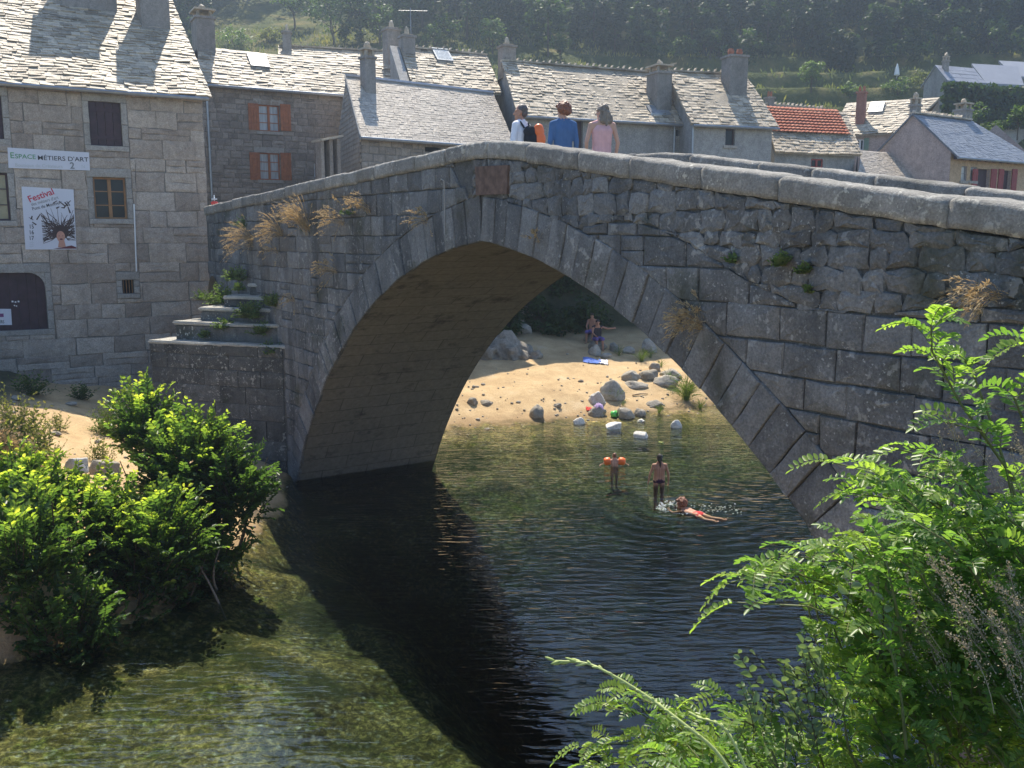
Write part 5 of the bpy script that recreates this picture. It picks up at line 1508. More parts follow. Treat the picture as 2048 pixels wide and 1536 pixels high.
def caps(m, p0, r0, p1, r1, k=10):
    p0, p1 = np.asarray(p0, float), np.asarray(p1, float); L = np.linalg.norm(p1 - p0); d = (p1 - p0) / (L + 1e-9)
    pts, rr = [], []
    for t in (-1, -.9, -.7, -.4, 0): pts.append(p0 + d * r0 * t); rr.append(r0 * math.sqrt(max(1 - t * t, 0.0004)))
    for t in (0, .4, .7, .9, 1): pts.append(p1 + d * r1 * t); rr.append(r1 * math.sqrt(max(1 - t * t, 0.0004)))
    m.tube(pts, rr, k)
def fuse(m, name, mat, parent, vox=0.012, it=4):
    me = bpy.data.meshes.new('t'); me.from_pydata(np.concatenate(m.v).tolist(), [], m.f)
    o = bpy.data.objects.new('t', me); COL.objects.link(o)
    r = o.modifiers.new('r', 'REMESH'); r.mode = 'VOXEL'; r.voxel_size = vox
    s = o.modifiers.new('s', 'SMOOTH'); s.iterations = it; s.factor = 0.5
    e = eval_mesh(o); bpy.data.objects.remove(o)
    e.name = name; e.materials.clear(); e.materials.append(mat)
    V = np.zeros(len(e.vertices) * 3, np.float32); e.vertices.foreach_get('co', V)
    e.polygons.foreach_set('use_smooth', [True] * len(e.polygons))
    q = bpy.data.objects.new(name, e); COL.objects.link(q); q.parent = parent
    return q
def J(**k):
    """joints of a standing figure 1.70 m tall, facing +y; x to its right"""
    j = dict(top=(0, .01, 1.70), head=(0, .015, 1.575), neck=(0, -.01, 1.44), chest=(0, -.01, 1.28), waist=(0, 0, 1.06), pelvis=(0, 0, .93))
    for s, sg in (('L', -1), ('R', 1)):
        j.update({'sh' + s: (sg * .175, -.01, 1.375), 'el' + s: (sg * .215, -.03, 1.10), 'wr' + s: (sg * .225, .04, .865), 'hip' + s: (sg * .088, 0, .90), 'kn' + s: (sg * .095, .015, .49), 'an' + s: (sg * .095, -.01, .08), 'toe' + s: (sg * .105, .15, .035)})
    j.update(k); return {a: np.array(b, float) for a, b in j.items()}
def hand(m, wr, d, side, up, r=1.0):
    """palm, four unequal curled fingers and a thumb from the side of the palm"""
    d, side, up = unit(d), unit(side), unit(up)
    pc = wr + d * .045 * r
    caps(m, wr + d * .01 - side * .014 * r, .017 * r, pc + d * .03 * r - side * .022 * r, .013 * r); caps(m, wr + d * .01 + side * .014 * r, .017 * r, pc + d * .03 * r + side * .022 * r, .013 * r)
    for k, (o, l) in enumerate(((-.031, .062), (-.0105, .074), (.0105, .069), (.031, .052))):
        b = pc + d * .035 * r + side * o * r; c = b + (d * .8 - up * .35) * l * .55 * r; e = c + (d * .5 - up * .8) * l * .45 * r
        caps(m, b, .0095 * r, c, .0085 * r, 8); caps(m, c, .0085 * r, e, .0075 * r, 8)
    b = wr + d * .02 * r - side * .022 * r; c = b + (d * .5 - side * .85) * .035 * r; e = c + (d * .85 - side * .25 - up * .2) * .03 * r
    caps(m, b, .013 * r, c, .011 * r, 8); caps(m, c, .011 * r, e, .009 * r, 8)
def body(j, g=1.0, fat=1.0, look=(0, 1, 0), legs=True, vox=0.011):
    m = MB()
    look = unit(np.array(look, float)); lr = np.cross(look, (0, 0, 1.0)); 
    hc = j['head']
    ax = unit(j['chest'] - j['pelvis'])
    sx = unit(j['shR'] - j['shL'])
    for a, ra, b, rb, w in (('pelvis', .105, 'waist', .088, .075), ('waist', .088, 'chest', .10, .075), ('chest', .10, 'neck', .055, .085)):
        for sg in (-1, 0, 1):
            wb = w if b != 'neck' else .045
            caps(m, j[a] + sx * sg * w * fat, ra * fat, j[b] + sx * sg * wb * fat, rb * fat)
    for s in 'LR':
        caps(m, j['neck'] - ax * .05, .05, j['sh' + s], .055 * fat); caps(m, j['chest'], .085 * fat, j['sh' + s] - ax * .03, .05 * fat)
        caps(m, j['sh' + s], .050 * fat, j['el' + s], .038 * fat); caps(m, j['el' + s], .038 * fat, j['wr' + s], .024)
        d = j['wr' + s] - j['el' + s]; sg = -1 if s == 'L' else 1
        f = unit(np.cross(sx, d)) if np.linalg.norm(np.cross(sx, d)) > .02 else np.array([0, 1., 0])
        hand(m, j['wr' + s], d, f * -1, sx * sg)
        if legs:
            caps(m, j['hip' + s], .088 * fat, j['kn' + s], .055 * fat); caps(m, j['kn' + s], .055 * fat, (j['kn' + s] * .62 + j['an' + s] * .38) , .054 * fat); caps(m, j['kn' + s] * .62 + j['an' + s] * .38, .054 * fat, j['an' + s], .034)
            caps(m, j['an' + s] - (0, 0, .03), .034, j['toe' + s], .026)
    caps(m, j['neck'] - ax * .03, .055, hc - (0, 0, .05), .05)
    up = np.array([0, 0, 1.0])
    m.ico(hc + up * .025 - look * .012, (.074, .078, .098), 3)
    m.ico(hc + look * .018 - up * .03, (.058, .068, .085), 3)
    caps(m, hc + look * .082 + up * .012, .010, hc + look * .101 - up * .022, .015, 8)
    caps(m, hc + look * .075 - up * .062 - lr * .016, .012, hc + look * .075 - up * .062 + lr * .016, .012, 8)
    caps(m, hc + look * .066 - up * .10, .022, hc + look * .06 - up * .095, .024, 8)
    for sg in (-1, 1):
        m.ico(hc + lr * sg * .077 - up * .01 - look * .005, (.014, .020, .032), 2)
        caps(m, hc + look * .078 + up * .032 + lr * sg * .016, .010, hc + look * .068 + up * .03 + lr * sg * .045, .010, 8)
    return m
def scale_m(m, k, loc, yaw):
    c, s = math.cos(yaw), math.sin(yaw); R_ = np.array([[c, -s, 0], [s, c, 0], [0, 0, 1]])
    m.v = [(v * k) @ R_.T for v in m.v]
    return m
class Person:
    def __init__(s, label, foot, yaw, k, j, skin, look=(0, 1, 0), fat=1.0, group=None, vox=0.010, legs=True):
        s.t = thing('person', label, 'person', foot, group); s.yaw, s.k, s.j, s.fat = yaw, k, j, fat
        s.look = unit(np.array(look, float)); s.legs = legs
        fuse(scale_m(body(j, 1, fat, look, legs), k, foot, yaw), 'body', M[skin], s.t, vox)
    def wear(s, name, mat, segs, vox=0.011, extra=None):
        m = MB(); j = s.j; sx = unit(j['shR'] - j['shL'])
        for (a, ra, b, rb, w0, w1) in segs:
            for sg in ((-1, 0, 1) if w0 or w1 else (0,)):
                caps(m, j[a] + sx * sg * w0 * s.fat, ra * s.fat, j[b] + sx * sg * w1 * s.fat, rb * s.fat)
        if extra: extra(m, j)
        return fuse(scale_m(m, s.k, None, s.yaw), name, M[mat], s.t, vox, 5)
    def hair(s, mat, balls, jit=.16):
        m = MB(); hc = s.j['head']; lr = np.cross(s.look, (0, 0, 1.0))
        for i, (a, b, c, r) in enumerate(balls): m.ico(hc + lr * a + s.look * b + np.array([0, 0, c]), r, 3, .5, jit, i * 1.7 + s.k)
        return fuse(scale_m(m, s.k, None, s.yaw), 'hair', M[mat], s.t, .0065, 1)
TOP = lambda: [('pelvis', .115, 'waist', .10, .075, .078), ('waist', .10, 'chest', .112, .078, .078), ('chest', .112, 'neck', .056, .08, .04)]
SLV = lambda full=True: sum([[('neck', .055, 'sh' + s, .064, 0, 0), ('chest', .09, 'sh' + s, .060, 0, 0), ('sh' + s, .062, 'el' + s, .052, 0, 0)] + ([('el' + s, .050, 'wr' + s, .036, 0, 0)] if full else []) for s in 'LR'], [])
TRS = lambda: [('pelvis', .112, 'hipL', .10, .05, .03), ('pelvis', .112, 'hipR', .10, .05, .03)] + sum([[('hip' + s, .098, 'kn' + s, .072, 0, 0), ('kn' + s, .072, 'an' + s, .058, 0, 0)] for s in 'LR'], [])
def on_deck(px, off):
    P = at_br(px, 260, off); s_ = br_sz(P)[0]; P[2] = cop_z(s_) - 1.0; return P
def headk(foot, py, px): 
    return (at_y(px, py, foot[1])[2] - foot[2]) / 1.70
f = on_deck(1042, 1.9)
w1 = Person('person in white shirt with black and orange backpack, leftmost of three on the bridge', f, math.radians(58), headk(f, 208, 1037), J(elL=(-.24, .0, 1.11), wrL=(-.20, .16, .95), elR=(.24, .0, 1.11), wrR=(.2, .16, .95)), 'skin', (-.55, .85, -.05), .92, 'walkers on the bridge')
w1.wear('shirt', 'shirt_white', TOP() + SLV()); w1.wear('trousers', 'trousers', TRS())
w1.hair('hair_short', [(0, -.03, .045, (.082, .088, .085)), (0, -.055, -.01, (.076, .06, .07))], .06)
f2 = on_deck(1126, 1.7)
w2_ = Person('person in blue long sleeved jumper with curly reddish hair on the bridge', f2, math.radians(12), headk(f2, 206, 1122), J(), 'skin_pale', (-.6, .8, -.08), .84, 'walkers on the bridge')
w2_.wear('jumper', 'shirt_blue', TOP() + SLV()); w2_.wear('trousers', 'trousers', TRS())
rh = np.random.default_rng(3)
curl = [(.088 * a * b, -.015 + .092 * c_, .045 + .085 * d_, (q_, q_, q_)) for a, b, c_, d_, q_ in [(1, *unit(np.array([rh.normal(), rh.normal() - .5, rh.normal() + .5])), rh.uniform(.026, .036)) for _ in range(60)]]
curl = [q for q in curl if not (q[1] > .045 and q[2] < .07) and q[2] > -.06]
w2_.hair('hair_red', curl + [(0, -.02, .05, (.095, .10, .085)), (.03, -.06, .0, (.08, .07, .075)), (-.03, -.06, .0, (.08, .07, .075)), (0, .04, .085, (.075, .06, .05)), (.06, 0, .03, (.05, .06, .06)), (-.06, 0, .03, (.05, .06, .06))], .5)
f3 = on_deck(1204, 1.6)
w3_ = Person('person in pink sleeveless top with long brown hair, rightmost walker on the bridge', f3, math.radians(8), headk(f3, 207, 1208), J(elL=(-.25, -.03, 1.11), wrL=(-.23, .05, .87), elR=(.25, -.03, 1.11), wrR=(.23, .05, .87)), 'skin_pale', (-.7, .7, -.02), .86, 'walkers on the bridge')
w3_.wear('top', 'shirt_pink', [('pelvis', .108, 'waist', .10, .075, .075), ('waist', .10, 'chest', .112, .075, .078), ('chest', .112, 'neck', .045, .085, .045)] + [('neck', .05, 'sh' + s, .052, 0, 0) for s in 'LR']); w3_.wear('trousers', 'trousers', TRS())
lh = [(.085 * math.sin(a), -.02 - .075 * math.cos(a), -.02 - .055 * k, (.021, .021, .05)) for k in range(4) for a in np.linspace(-1.3, 1.5, 9) if not (k > 2 and a < -.6)]
w3_.hair('hair_brown', lh + [(0, -.02, .05, (.092, .10, .085)), (0, -.06, -.04, (.095, .075, .10)), (.02, -.08, -.13, (.09, .06, .10)), (.045, -.075, -.2, (.07, .05, .08)), (-.05, -.05, -.1, (.05, .05, .09))], .35)
# the backpack hangs on the walker: a thing of its own
c_, s_n = math.cos(w1.yaw), math.sin(w1.yaw)
def loc1(x, y, z): return f + np.array([c_ * x - s_n * y, s_n * x + c_ * y, z]) * np.array([w1.k, w1.k, w1.k])
bp = thing('backpack', 'black backpack with an orange cover worn by the walker in white', 'backpack', loc1(0, -.2, 1.0))
def blob(parts, name, mat, par, vox=.012, jit=.1):
    m = MB()
    for i, (c, r) in enumerate(parts): m.ico(c - np.array(bp.location) if par is bp else c, r, 3, .5, jit, i)
    return fuse(m, name, M[mat], par, vox, 3)
blob([(loc1(0, -.20, 1.16), (.15, .12, .20)), (loc1(0, -.21, 1.02), (.15, .13, .14)), (loc1(-.05, -.19, 1.28), (.11, .09, .10))], 'bag', 'black_bag', bp)
blob([(loc1(.03, -.30, 1.28), (.10, .09, .13)), (loc1(.03, -.33, 1.16), (.09, .08, .13)), (loc1(.03, -.33, .98), (.09, .05, .05))], 'cover', 'orange', bp)
m = MB()
for sx_ in (-.1, .1): m.tube([loc1(sx_, -.12, 1.33), loc1(sx_ * 1.1, -.06, 1.42), loc1(sx_ * 1.15, .07, 1.38), loc1(sx_ * 1.1, .12, 1.2), loc1(sx_, .04, 1.0), loc1(sx_, -.12, .98)], .018, 6)
m.build('strap', M['black_bag'], bp)

# bathers
fb = np.array([BATH[0], BATH[1], 0.0]); kb = .80
topz = at_y(1317, 908, BATH[1])[2]; fb[2] = topz - 1.70 * kb
b1 = Person('person with dark ponytail and dark bikini bottoms standing in the river', fb, math.radians(4), kb, J(elL=(-.27, -.03, 1.12), wrL=(-.31, .02, .88), elR=(.26, -.03, 1.12), wrR=(.28, .02, .88)), 'skin', (0.05, 1, -.12), .95, 'bathers in the river')
b1.wear('bikini', 'swim_dark', [('pelvis', .110, 'hipL', .094, .06, .0), ('pelvis', .110, 'hipR', .094, .06, .0)])
b1.hair('hair_dark', [(0, -.02, .05, (.084, .092, .08)), (0, -.05, -.02, (.078, .07, .085)), (0, -.085, -.08, (.035, .035, .06)), (.01, -.09, -.17, (.03, .03, .08)), (.015, -.085, -.25, (.022, .024, .07))], .1)
fk = np.array([KID[0], KID[1], 0.0]); kk = .62
fk[2] = at_y(1228, 905, KID[1])[2] - 1.70 * kk
b2 = Person('small person with orange armbands standing chest deep in the river', fk, math.radians(2), kk, J(elL=(-.34, .02, 1.30), wrL=(-.52, .05, 1.20), elR=(.34, .02, 1.30), wrR=(.52, .05, 1.20), head=(0, .015, 1.56)), 'skin_pale', (0, 1, -.1), .95, 'bathers in the river')
b2.hair('hair_red', [(0, -.02, .045, (.082, .09, .08)), (0, -.045, -.01, (.076, .065, .06))], .1)
for sg in (-1, 1):
    c = fk + np.array([sg * .29 * kk, .01, 1.335 * kk])
    m = MB(); ax_ = np.array([sg, 0.05, -.18])
    ring_ = [c + unit(ax_) * t for t in (-.085, -.075, -.04, .0, .04, .075, .085)]
    m.tube(ring_, [.055, .082, .096, .10, .096, .082, .055], 14)
    o = m.build('armband', M['orange'], None, True)
    tag(o, 'orange inflatable armband on the %s arm of the small bather' % ('left' if sg < 0 else 'right'), 'armband', 'armbands of the small bather')
# swimmer, lying on the water to the left
hd, ft = at_z(1362, 1014, 0.02), at_z(1440, 1042, -.02)
dv = ft - hd; dv[2] = 0; Ls = np.linalg.norm(dv); u_ = dv / Ls; sd_ = np.array([-u_[1], u_[0], 0])
ks = 1.0
def sw(a, b, z): return np.array([-u_[0] * a, -u_[1] * a, z]) * 1 + sd_ * b
js = dict(head=sw(.0, 0, .13), top=sw(.0, 0, .25), neck=sw(-.09, 0, .04), chest=sw(-.22, 0, .005), waist=sw(-.40, 0, .0), pelvis=sw(-.50, 0, .01))
for s, sg in (('L', -1), ('R', 1)):
    js.update({'sh' + s: sw(-.13, sg * .12, .02), 'el' + s: sw(.02, sg * .21, -.03), 'wr' + s: sw(.17, sg * .16, -.03), 'hip' + s: sw(-.53, sg * .06, .0), 'kn' + s: sw(-.76, sg * .10, -.01), 'an' + s: sw(-.99, sg * (.09 if sg < 0 else .14), .015), 'toe' + s: sw(-1.09, sg * (.09 if sg < 0 else .15), .03)})
fs = np.array([hd[0], hd[1], -0.045])
b3 = Person('person with curly brown hair and red trunks swimming to the left', fs, 0.0, 1.0, js, 'skin', tuple(-u_ * 0.9 + sd_ * -.2), .70, 'bathers in the river', .008)
b3.wear('trunks', 'swim_red', [('pelvis', .108, 'waist', .096, .06, .06), ('hipL', .10, 'hipR', .10, 0, 0)], .008)
b3.hair('hair_red', [(q[0], q[1], q[2], q[3]) for q in curl] + [(0, -.02, .045, (.09, .095, .08)), (.03, -.05, .0, (.07, .06, .07)), (-.03, -.05, .0, (.07, .06, .07)), (0, .035, .075, (.07, .055, .045))], .5)
# white water thrown up by the swimmer
g = G('foam'); M['foam'] = g.fin((0.9, 0.92, 0.93), 0.25, None, 0.5)
m = MB()
for k in range(330):
    a = rng.uniform(-1.0, 2.6); r_ = rng.uniform(.18, .42) * (1 if a < 1.9 else .8)
    if k < 190: p_ = fs + np.array([-.17 - .30 * math.cos(a) * rng.uniform(.6, 1.15), .03 + .28 * math.sin(a) * rng.uniform(.7, 1.1), abs(rng.normal(0, .05))])
    else: p_ = fs + np.array([rng.uniform(-.1, 1.25), rng.normal(.0, .22), abs(rng.normal(0, .02))])
    q_ = rng.uniform(.004, .013)
    m.ico(p_, (q_ * rng.uniform(1, 2.2), q_, q_), 1, .5)
tag(m.build('splash', M['foam'], None, True, 'stuff'), 'white drops of water thrown up around the swimmer', 'splash')

# ------------------------------------------------------------------ beach: stones, towels, toys
M['rock'] = stone('river_granite', (0.24, 0.21, 0.165), (0.41, 0.37, 0.30), 1.6, 0.3, (0.55, 0.52, 0.45), 0.1, None, 0.7, 0.2)
M['rock_white'] = stone('white_river_stone', (0.50, 0.475, 0.42), (0.66, 0.63, 0.57), 2.0, 0.0, (0.6, 0.6, 0.55), 0.0, None, 0.5, 0.2)
def rock(px, py, w, h, label, mat='rock', seed=None, depth=.8, water=False, rough=.32, name='boulder', grp='stones on the beach'):
    P = ground_hit(px, py) if not water else at_z(px, py, 0.0)
    s = P[1] / FPX; W2, H = w * s / 2, h * s
    seed = rnd.uniform(0, 99) if seed is None else seed
    m = MB(); V, F = ICO[4]; V = V.copy(); o_ = Vector((seed, seed * .7, seed * 1.9))
    rs = np.random.default_rng(int(seed * 100)); PL = [(unit(np.array([*rs.normal(0, 1, 2), rs.normal(.25, .7)])), rs.uniform(.62, .9)) for _ in range(8)]
    for i in range(len(V)):
        q = Vector(V[i])
        n_ = mnoise.noise(q * 0.9 + o_) * rough * 1.3 + mnoise.noise(q * 2.3 + o_) * rough * .5 + mnoise.noise(q * 7 + o_) * .05
        V[i] *= 1 + n_
        for a, th_ in PL:                                                       # chopped planes make it a stone, not a pebble
            dd = V[i] @ a
            if dd > th_: V[i] -= a * (dd - th_) * .85
        q = Vector(V[i]); V[i] *= 1 + .05 * mnoise.noise(q * 5 + o_) + .025 * mnoise.noise(q * 12 + o_)
    V[:, 2] = np.where(V[:, 2] < -.35, -.35, V[:, 2])
    V = V * np.array([W2 * 1.06, W2 * depth, H * .62]) + np.array([P[0], P[1] + W2 * depth * .6, P[2] + H * .22 - (.06 if water else 0)])
    m.add(V, F, rnd.random())
    return tag(m.build(name, M[mat], None, True), label, 'rock', grp)
def outcrop(px0, px1, py, hpx, label):
    m = MB(); base = ground_hit((px0 + px1) / 2, py); s = base[1] / FPX
    for i in range(13):
        t = i / 12; P = ground_hit(px0 + (px1 - px0) * t, py - 6 + 5 * math.sin(i * 2.3)); h = hpx * s * (.45 + .55 * math.sin(PI * min(1, t * 1.1 + .12)) ** 1) * rng.uniform(.6, 1)
        m.ico(P - base + (0, .35, h * .15), (h * rng.uniform(.5, .8), h * rng.uniform(.5, .8), h * rng.uniform(.6, .85)), 3, .5, .55, i * 2.7)
    t = thing('rock_outcrop', label, 'rock', base)
    return fuse(m, 'rock', M['rock'], t, .035, 1)
outcrop(962, 1072, 722, 50, 'long rough outcrop of rock across the upper left of the beach')
for q in ((1074, 838, 30, 30, 'single egg shaped boulder on the sand near the waterline'), (944, 811, 22, 19, 'small stone at the far left of the beach'), (971, 811, 26, 12, 'flat stone next to the small stone at left'), (1116, 816, 16, 11, 'small pale stone on the open sand'),
          (1158, 848, 30, 22, 'bright white stone at the edge of the water', 'rock_white', 8.1, .8, True), (1197, 834, 36, 26, 'stone with clothes lying on it'), (1229, 858, 36, 21, 'white stone in the shallows below the green toy', 'rock_white', 9.4, .8, True), (1283, 876, 36, 22, 'white stone furthest out in the water', 'rock_white', 1.4, .8, True), (1354, 856, 24, 22, 'tilted pale stone standing alone in the water', 'rock_white', 5.2, .6, True),
          (1252, 838, 38, 29, 'rounded boulder right of the green toy'), (1281, 834, 26, 18, 'dark mossy stone beside the rounded boulder'), (1282, 842, 18, 8, 'thin flat stone at the waterline', 'rock_white', 2.2, .8, True),
          (1224, 802, 52, 42, 'large tilted slab of rock with grass at its foot', 'rock', 6.6, .5, False, .42), (1194, 808, 36, 28, 'white pointed rock leaning left of the tilted slab', 'rock_white', 7.7, .6, False, .5), (1262, 764, 36, 26, 'broken rock at the left of the stone heap'), (1298, 760, 40, 28, 'big rounded boulder in the middle of the stone heap'), (1311, 742, 26, 22, 'upper boulder of the stone heap'), (1272, 778, 46, 16, 'long flat stone in front of the stone heap'), (1330, 775, 48, 26, 'grey boulder half hidden by the grassy bush'), (1345, 757, 40, 22, 'pale boulder against the right edge of the arch'), (1310, 814, 32, 14, 'low stone before the grassy bush'),
          (1190, 712, 24, 24, 'grey stone by the blue towel', 'rock', 4.4), (1214, 716, 22, 13, 'low stone right of the one by the towel'), (1229, 704, 22, 22, 'square block at the top of the beach'), (1259, 708, 26, 16, 'mottled stone among the grass'), (1298, 706, 32, 34, 'pointed boulder at the upper right of the beach'),
          (1030, 648, 44, 44, 'pale boulder in the shade under the bank'), (1047, 634, 40, 30, 'brownish boulder topping the shaded pile'), (1015, 645, 34, 30, 'dark boulder low in the shaded pile'), (1047, 668, 44, 22, 'pale flat rock in the shade at the back of the beach')):
    rock(*q)
for (px, py, w, h, lb, mt) in ((150, 948, 56, 44, 'pale rounded boulder on the left bank behind the elm bush', 'rock_white'), (205, 950, 60, 36, 'brown rough rock beside the pale boulder', 'rock'), (30, 800, 20, 10, 'stone in the house shade at left', 'rock'), (110, 872, 26, 10, 'flat stone on the lit sand of the left bank', 'rock'), (140, 812, 24, 9, 'small stone at the edge of the shade', 'rock')):
    rock(px, py, w, h, lb, mt, grp='stones on the left bank')
for (px, py, r, n, lf, mt, lb) in ((1232, 800, .42, 46, .05, 'grass', 'green tuft at the foot of the tilted slab'), (1372, 800, .75, 190, .055, 'grass', 'big green grassy bush at the right end of the beach'), (1340, 770, .5, 60, .05, 'light_leaf', 'pale weeds behind the grassy bush'), (1283, 724, .45, 60, .05, 'grass', 'grass patch right of the blue towel'), (1238, 712, .4, 40, .05, 'grass', 'grass around the square block'), (1300, 716, .4, 40, .05, 'light_leaf', 'grass below the pointed boulder'), (1322, 735, .3, 26, .05, 'grass', 'small tuft under the right edge of the arch'), (1246, 812, .2, 20, .035, 'grass', 'yellow green tuft beside the tilted slab'), (1318, 826, .3, 34, .045, 'grass', 'tuft at the waterline beside the low stone'), (1400, 818, .35, 40, .05, 'grass', 'tuft at the waterline under the arch edge')):
    c = ground_hit(px, py)
    t = tuft('beach_grass', lb, 'grass', c, (0, -.1, 1.0), n * 2, r * 1.3, .45, M[mt], False, 'green tufts on the beach', .25)
m = MB()
for k in range(480):
    x = rng.uniform(-4, 10); hbv = abs(rng.normal(0, 2.6)) - .4
    if k % 3 == 0: x = rng.uniform(-13, -5); y = rng.uniform(14, 23)
    else: y = 26.6 + (hbv + 0.375 * (x + 2)) / 0.927
    r_ = rng.uniform(.012, .05) * (1.8 if rng.random() < .06 else 1)
    m.ico((x, y, ground_z(x, y) + r_ * .2), (r_ * rng.uniform(.8, 1.5), r_ * rng.uniform(.8, 1.4), r_ * .7), 1, rng.random(), .2, k)
tag(m.build('pebbles', M['rock'], None, True, 'stuff'), 'small pebbles strewn over the sand', 'pebbles')
def rag(px, py, w, h, label, col, name='towel', dz=.03, at=None, fold=1.0):
    P = ground_hit(px, py) if at is None else at; s = P[1] / FPX; W2, D2 = w * s / 2, max(h * s * 2.6, .3) / 2
    n = 16; V = []; sd = rnd.uniform(0, 50)
    for j in range(n):
        for i in range(n):
            a, b = i / (n - 1) * 2 - 1, j / (n - 1) * 2 - 1
            x = P[0] + a * W2 * (1 + .2 * fbm(b * 2, sd)); y = P[1] + b * D2 * (1 + .25 * fbm(a * 2, sd + 4))
            gz = ground_z(x, y) if at is None else P[2] - .10 * (a * a + b * b)
            V.append((x, y, gz + dz + .07 * fold * abs(fbm(a * 2.4 + sd, b * 2.4)) ))
    V2 = [(x, y, z - .012) for x, y, z in V]; N_ = n * n
    F = [(j*n+i, j*n+i+1, (j+1)*n+i+1, (j+1)*n+i) for j in range(n-1) for i in range(n-1)]
    F += [tuple(q + N_ for q in f_[::-1]) for f_ in F]
    m = MB(); m.add(V + V2, F)
    return tag(m.build(name, cloth(name + '_cloth', col), None, True), label, name)
rag(1184, 724, 36, 8, 'blue towel spread on the sand by the grey stone', (0.14, 0.22, 0.55))
rag(1207, 727, 18, 7, 'white cloth lying at the end of the blue towel', (0.72, 0.70, 0.74), 'cloth')
rag(1181, 822, 18, 6, 'red cloth on the sand beside the stone with clothes', (0.55, 0.06, 0.05), 'cloth')
P = ground_hit(1197, 834); sc_ = P[1] / FPX
rag(0, 0, 18, 5, 'lilac garment lying on top of a boulder', (0.42, 0.30, 0.48), 'garment', 0, np.array([P[0] + .02, P[1] + .18, P[2] + .40]), .8)
P = ground_hit(1227, 835)
toy = thing('sand_bucket', 'bright green toy bucket on its side at the waterline', 'toy', P)
g = G('green_plastic'); M['green_toy'] = g.fin((0.12, 0.55, 0.12), 0.35, None, 0.5)
m = MB(); a = P + np.array([-.10, 0, .10]); m.tube([a, a + (.02, 0, 0), a + (.19, -.05, .02), a + (.185, -.05, .02), a + (.03, 0, 0)], [.02, .085, .115, .10, .075], 14, .5, False); m.build('bucket', M['green_toy'], toy, True)
m = MB(); m.tube([a + (.19, -.05, .02) + np.array([.02 * math.sin(t) + .03, .11 * math.cos(t), .11 * math.sin(t) * .3 - .05]) for t in np.linspace(0, PI, 8)], .006, 5); m.build('handle', M['green_toy'], toy)
P = ground_hit(1345, 800); 
m = MB(); p0, p1 = ground_hit(1265, 793), ground_hit(1295, 790); m.tube([p0 + (0, 0, .03), (p0 + p1) / 2 + (0, .02, .05), p1 + (0, 0, .03)], [.018, .022, .014], 6); tag(m.build('driftwood', plain('driftwood', (0.16, 0.11, 0.07), .9)), 'dark stick lying on the sand below the stone heap', 'stick')
p0 = at_z(1203, 882, .01); m = MB(); m.tube([at_z(1318, 884, .0), at_z(1326, 886, .02)], [.02, .03], 6); tag(m.build('leaf_float', M['stalk']), 'yellow green leaf floating near the outermost white stone', 'leaf')
# two people resting in the shade
def sit(label, px, py, yaw, k, over, skin, wear, hair, grp='people resting on the beach'):
    P = ground_hit(px, py)
    j = J(pelvis=(0, 0, .50), waist=(0, -.04, .63), chest=(0, -.04, .86), neck=(0, 0, 1.03), head=(0, .04, 1.16), top=(0, .04, 1.29),
          shL=(-.175, -.03, .97), shR=(.175, -.03, .97), elL=(-.23, .10, .73), elR=(.23, .10, .73), wrL=(-.14, .32, .62), wrR=(.14, .32, .62),
          hipL=(-.09, 0, .47), hipR=(.09, 0, .47), knL=(-.13, .43, .50), knR=(.13, .43, .50), anL=(-.13, .44, .08), anR=(.13, .44, .08), toeL=(-.14, .60, .035), toeR=(.14, .60, .035))
    j.update({a: np.array(b, float) for a, b in over.items()})
    c, s_ = math.cos(yaw), math.sin(yaw)
    P0 = P - np.array([c * 0 - s_ * .5, s_ * 0 + c * .5, 0]) * k; P0[2] = P[2]
    p = Person(label, P0, yaw, k, j, skin, (.1, 1, -.15), 1.0, grp)
    p.wear('shorts', wear, [('pelvis', .112, 'hipL', .10, .05, .03), ('pelvis', .112, 'hipR', .10, .05, .03), ('hipL', .105, 'knL', .085, 0, 0), ('hipR', .105, 'knR', .085, 0, 0)])
    p.hair(hair, [(0, -.02, .05, (.084, .092, .08)), (0, -.05, -.01, (.077, .066, .07))], .1)
    V, F = ICO[3]; V = V.copy()
    for i in range(len(V)): V[i] *= 1 + .3 * mnoise.noise(Vector(V[i]) * 1.2 + Vector((px, 0, 0)))
    m = MB(); m.add(V * np.array([.36, .34, .26]) * k + P0 + (0, 0, .16 * k), F, .2)
    tag(m.build('boulder', M['rock'], None, True), 'boulder serving as a seat under the %s' % ('bather in dark top' if 'arm' in label else 'bare chested bather'), 'rock', 'stones on the beach')
    return p
s1 = sit('person sitting bare chested in the shade at the back of the beach', 1178, 688, math.radians(160), .92, dict(), 'skin', 'shorts_blue', 'hair_dark')
s2 = sit('person in dark top and patterned shorts sitting with one arm stretched out', 1200, 703, math.radians(188), .92, dict(elL=(-.42, .06, .90), wrL=(-.66, .10, .92)), 'skin', 'shorts_blue', 'hair_dark')
s2.wear('top', 'trousers', [('pelvis', .105, 'waist', .10, .075, .075), ('waist', .10, 'chest', .112, .075, .078), ('chest', .112, 'neck', .045, .085, .045)] + [('neck', .05, 'sh' + s, .062, 0, 0) for s in 'LR'])
P = ground_hit(1013, 672)
bp = thing('bag', 'dark blue bag standing in the shade at the left end of the beach', 'bag', P)
blob([(P + (0, 0, .24), (.27, .18, .26)), (P + (.05, 0, .42), (.18, .14, .14)), (P + (-.12, -.03, .16), (.2, .16, .18))], 'bag_body', 'black_bag', bp)
m = MB(); m.tube([P + np.array([.16 * math.cos(t), 0, .50 + .12 * math.sin(t)]) for t in np.linspace(0, PI, 8)], .015, 6); m.build('handle', M['black_bag'], bp)

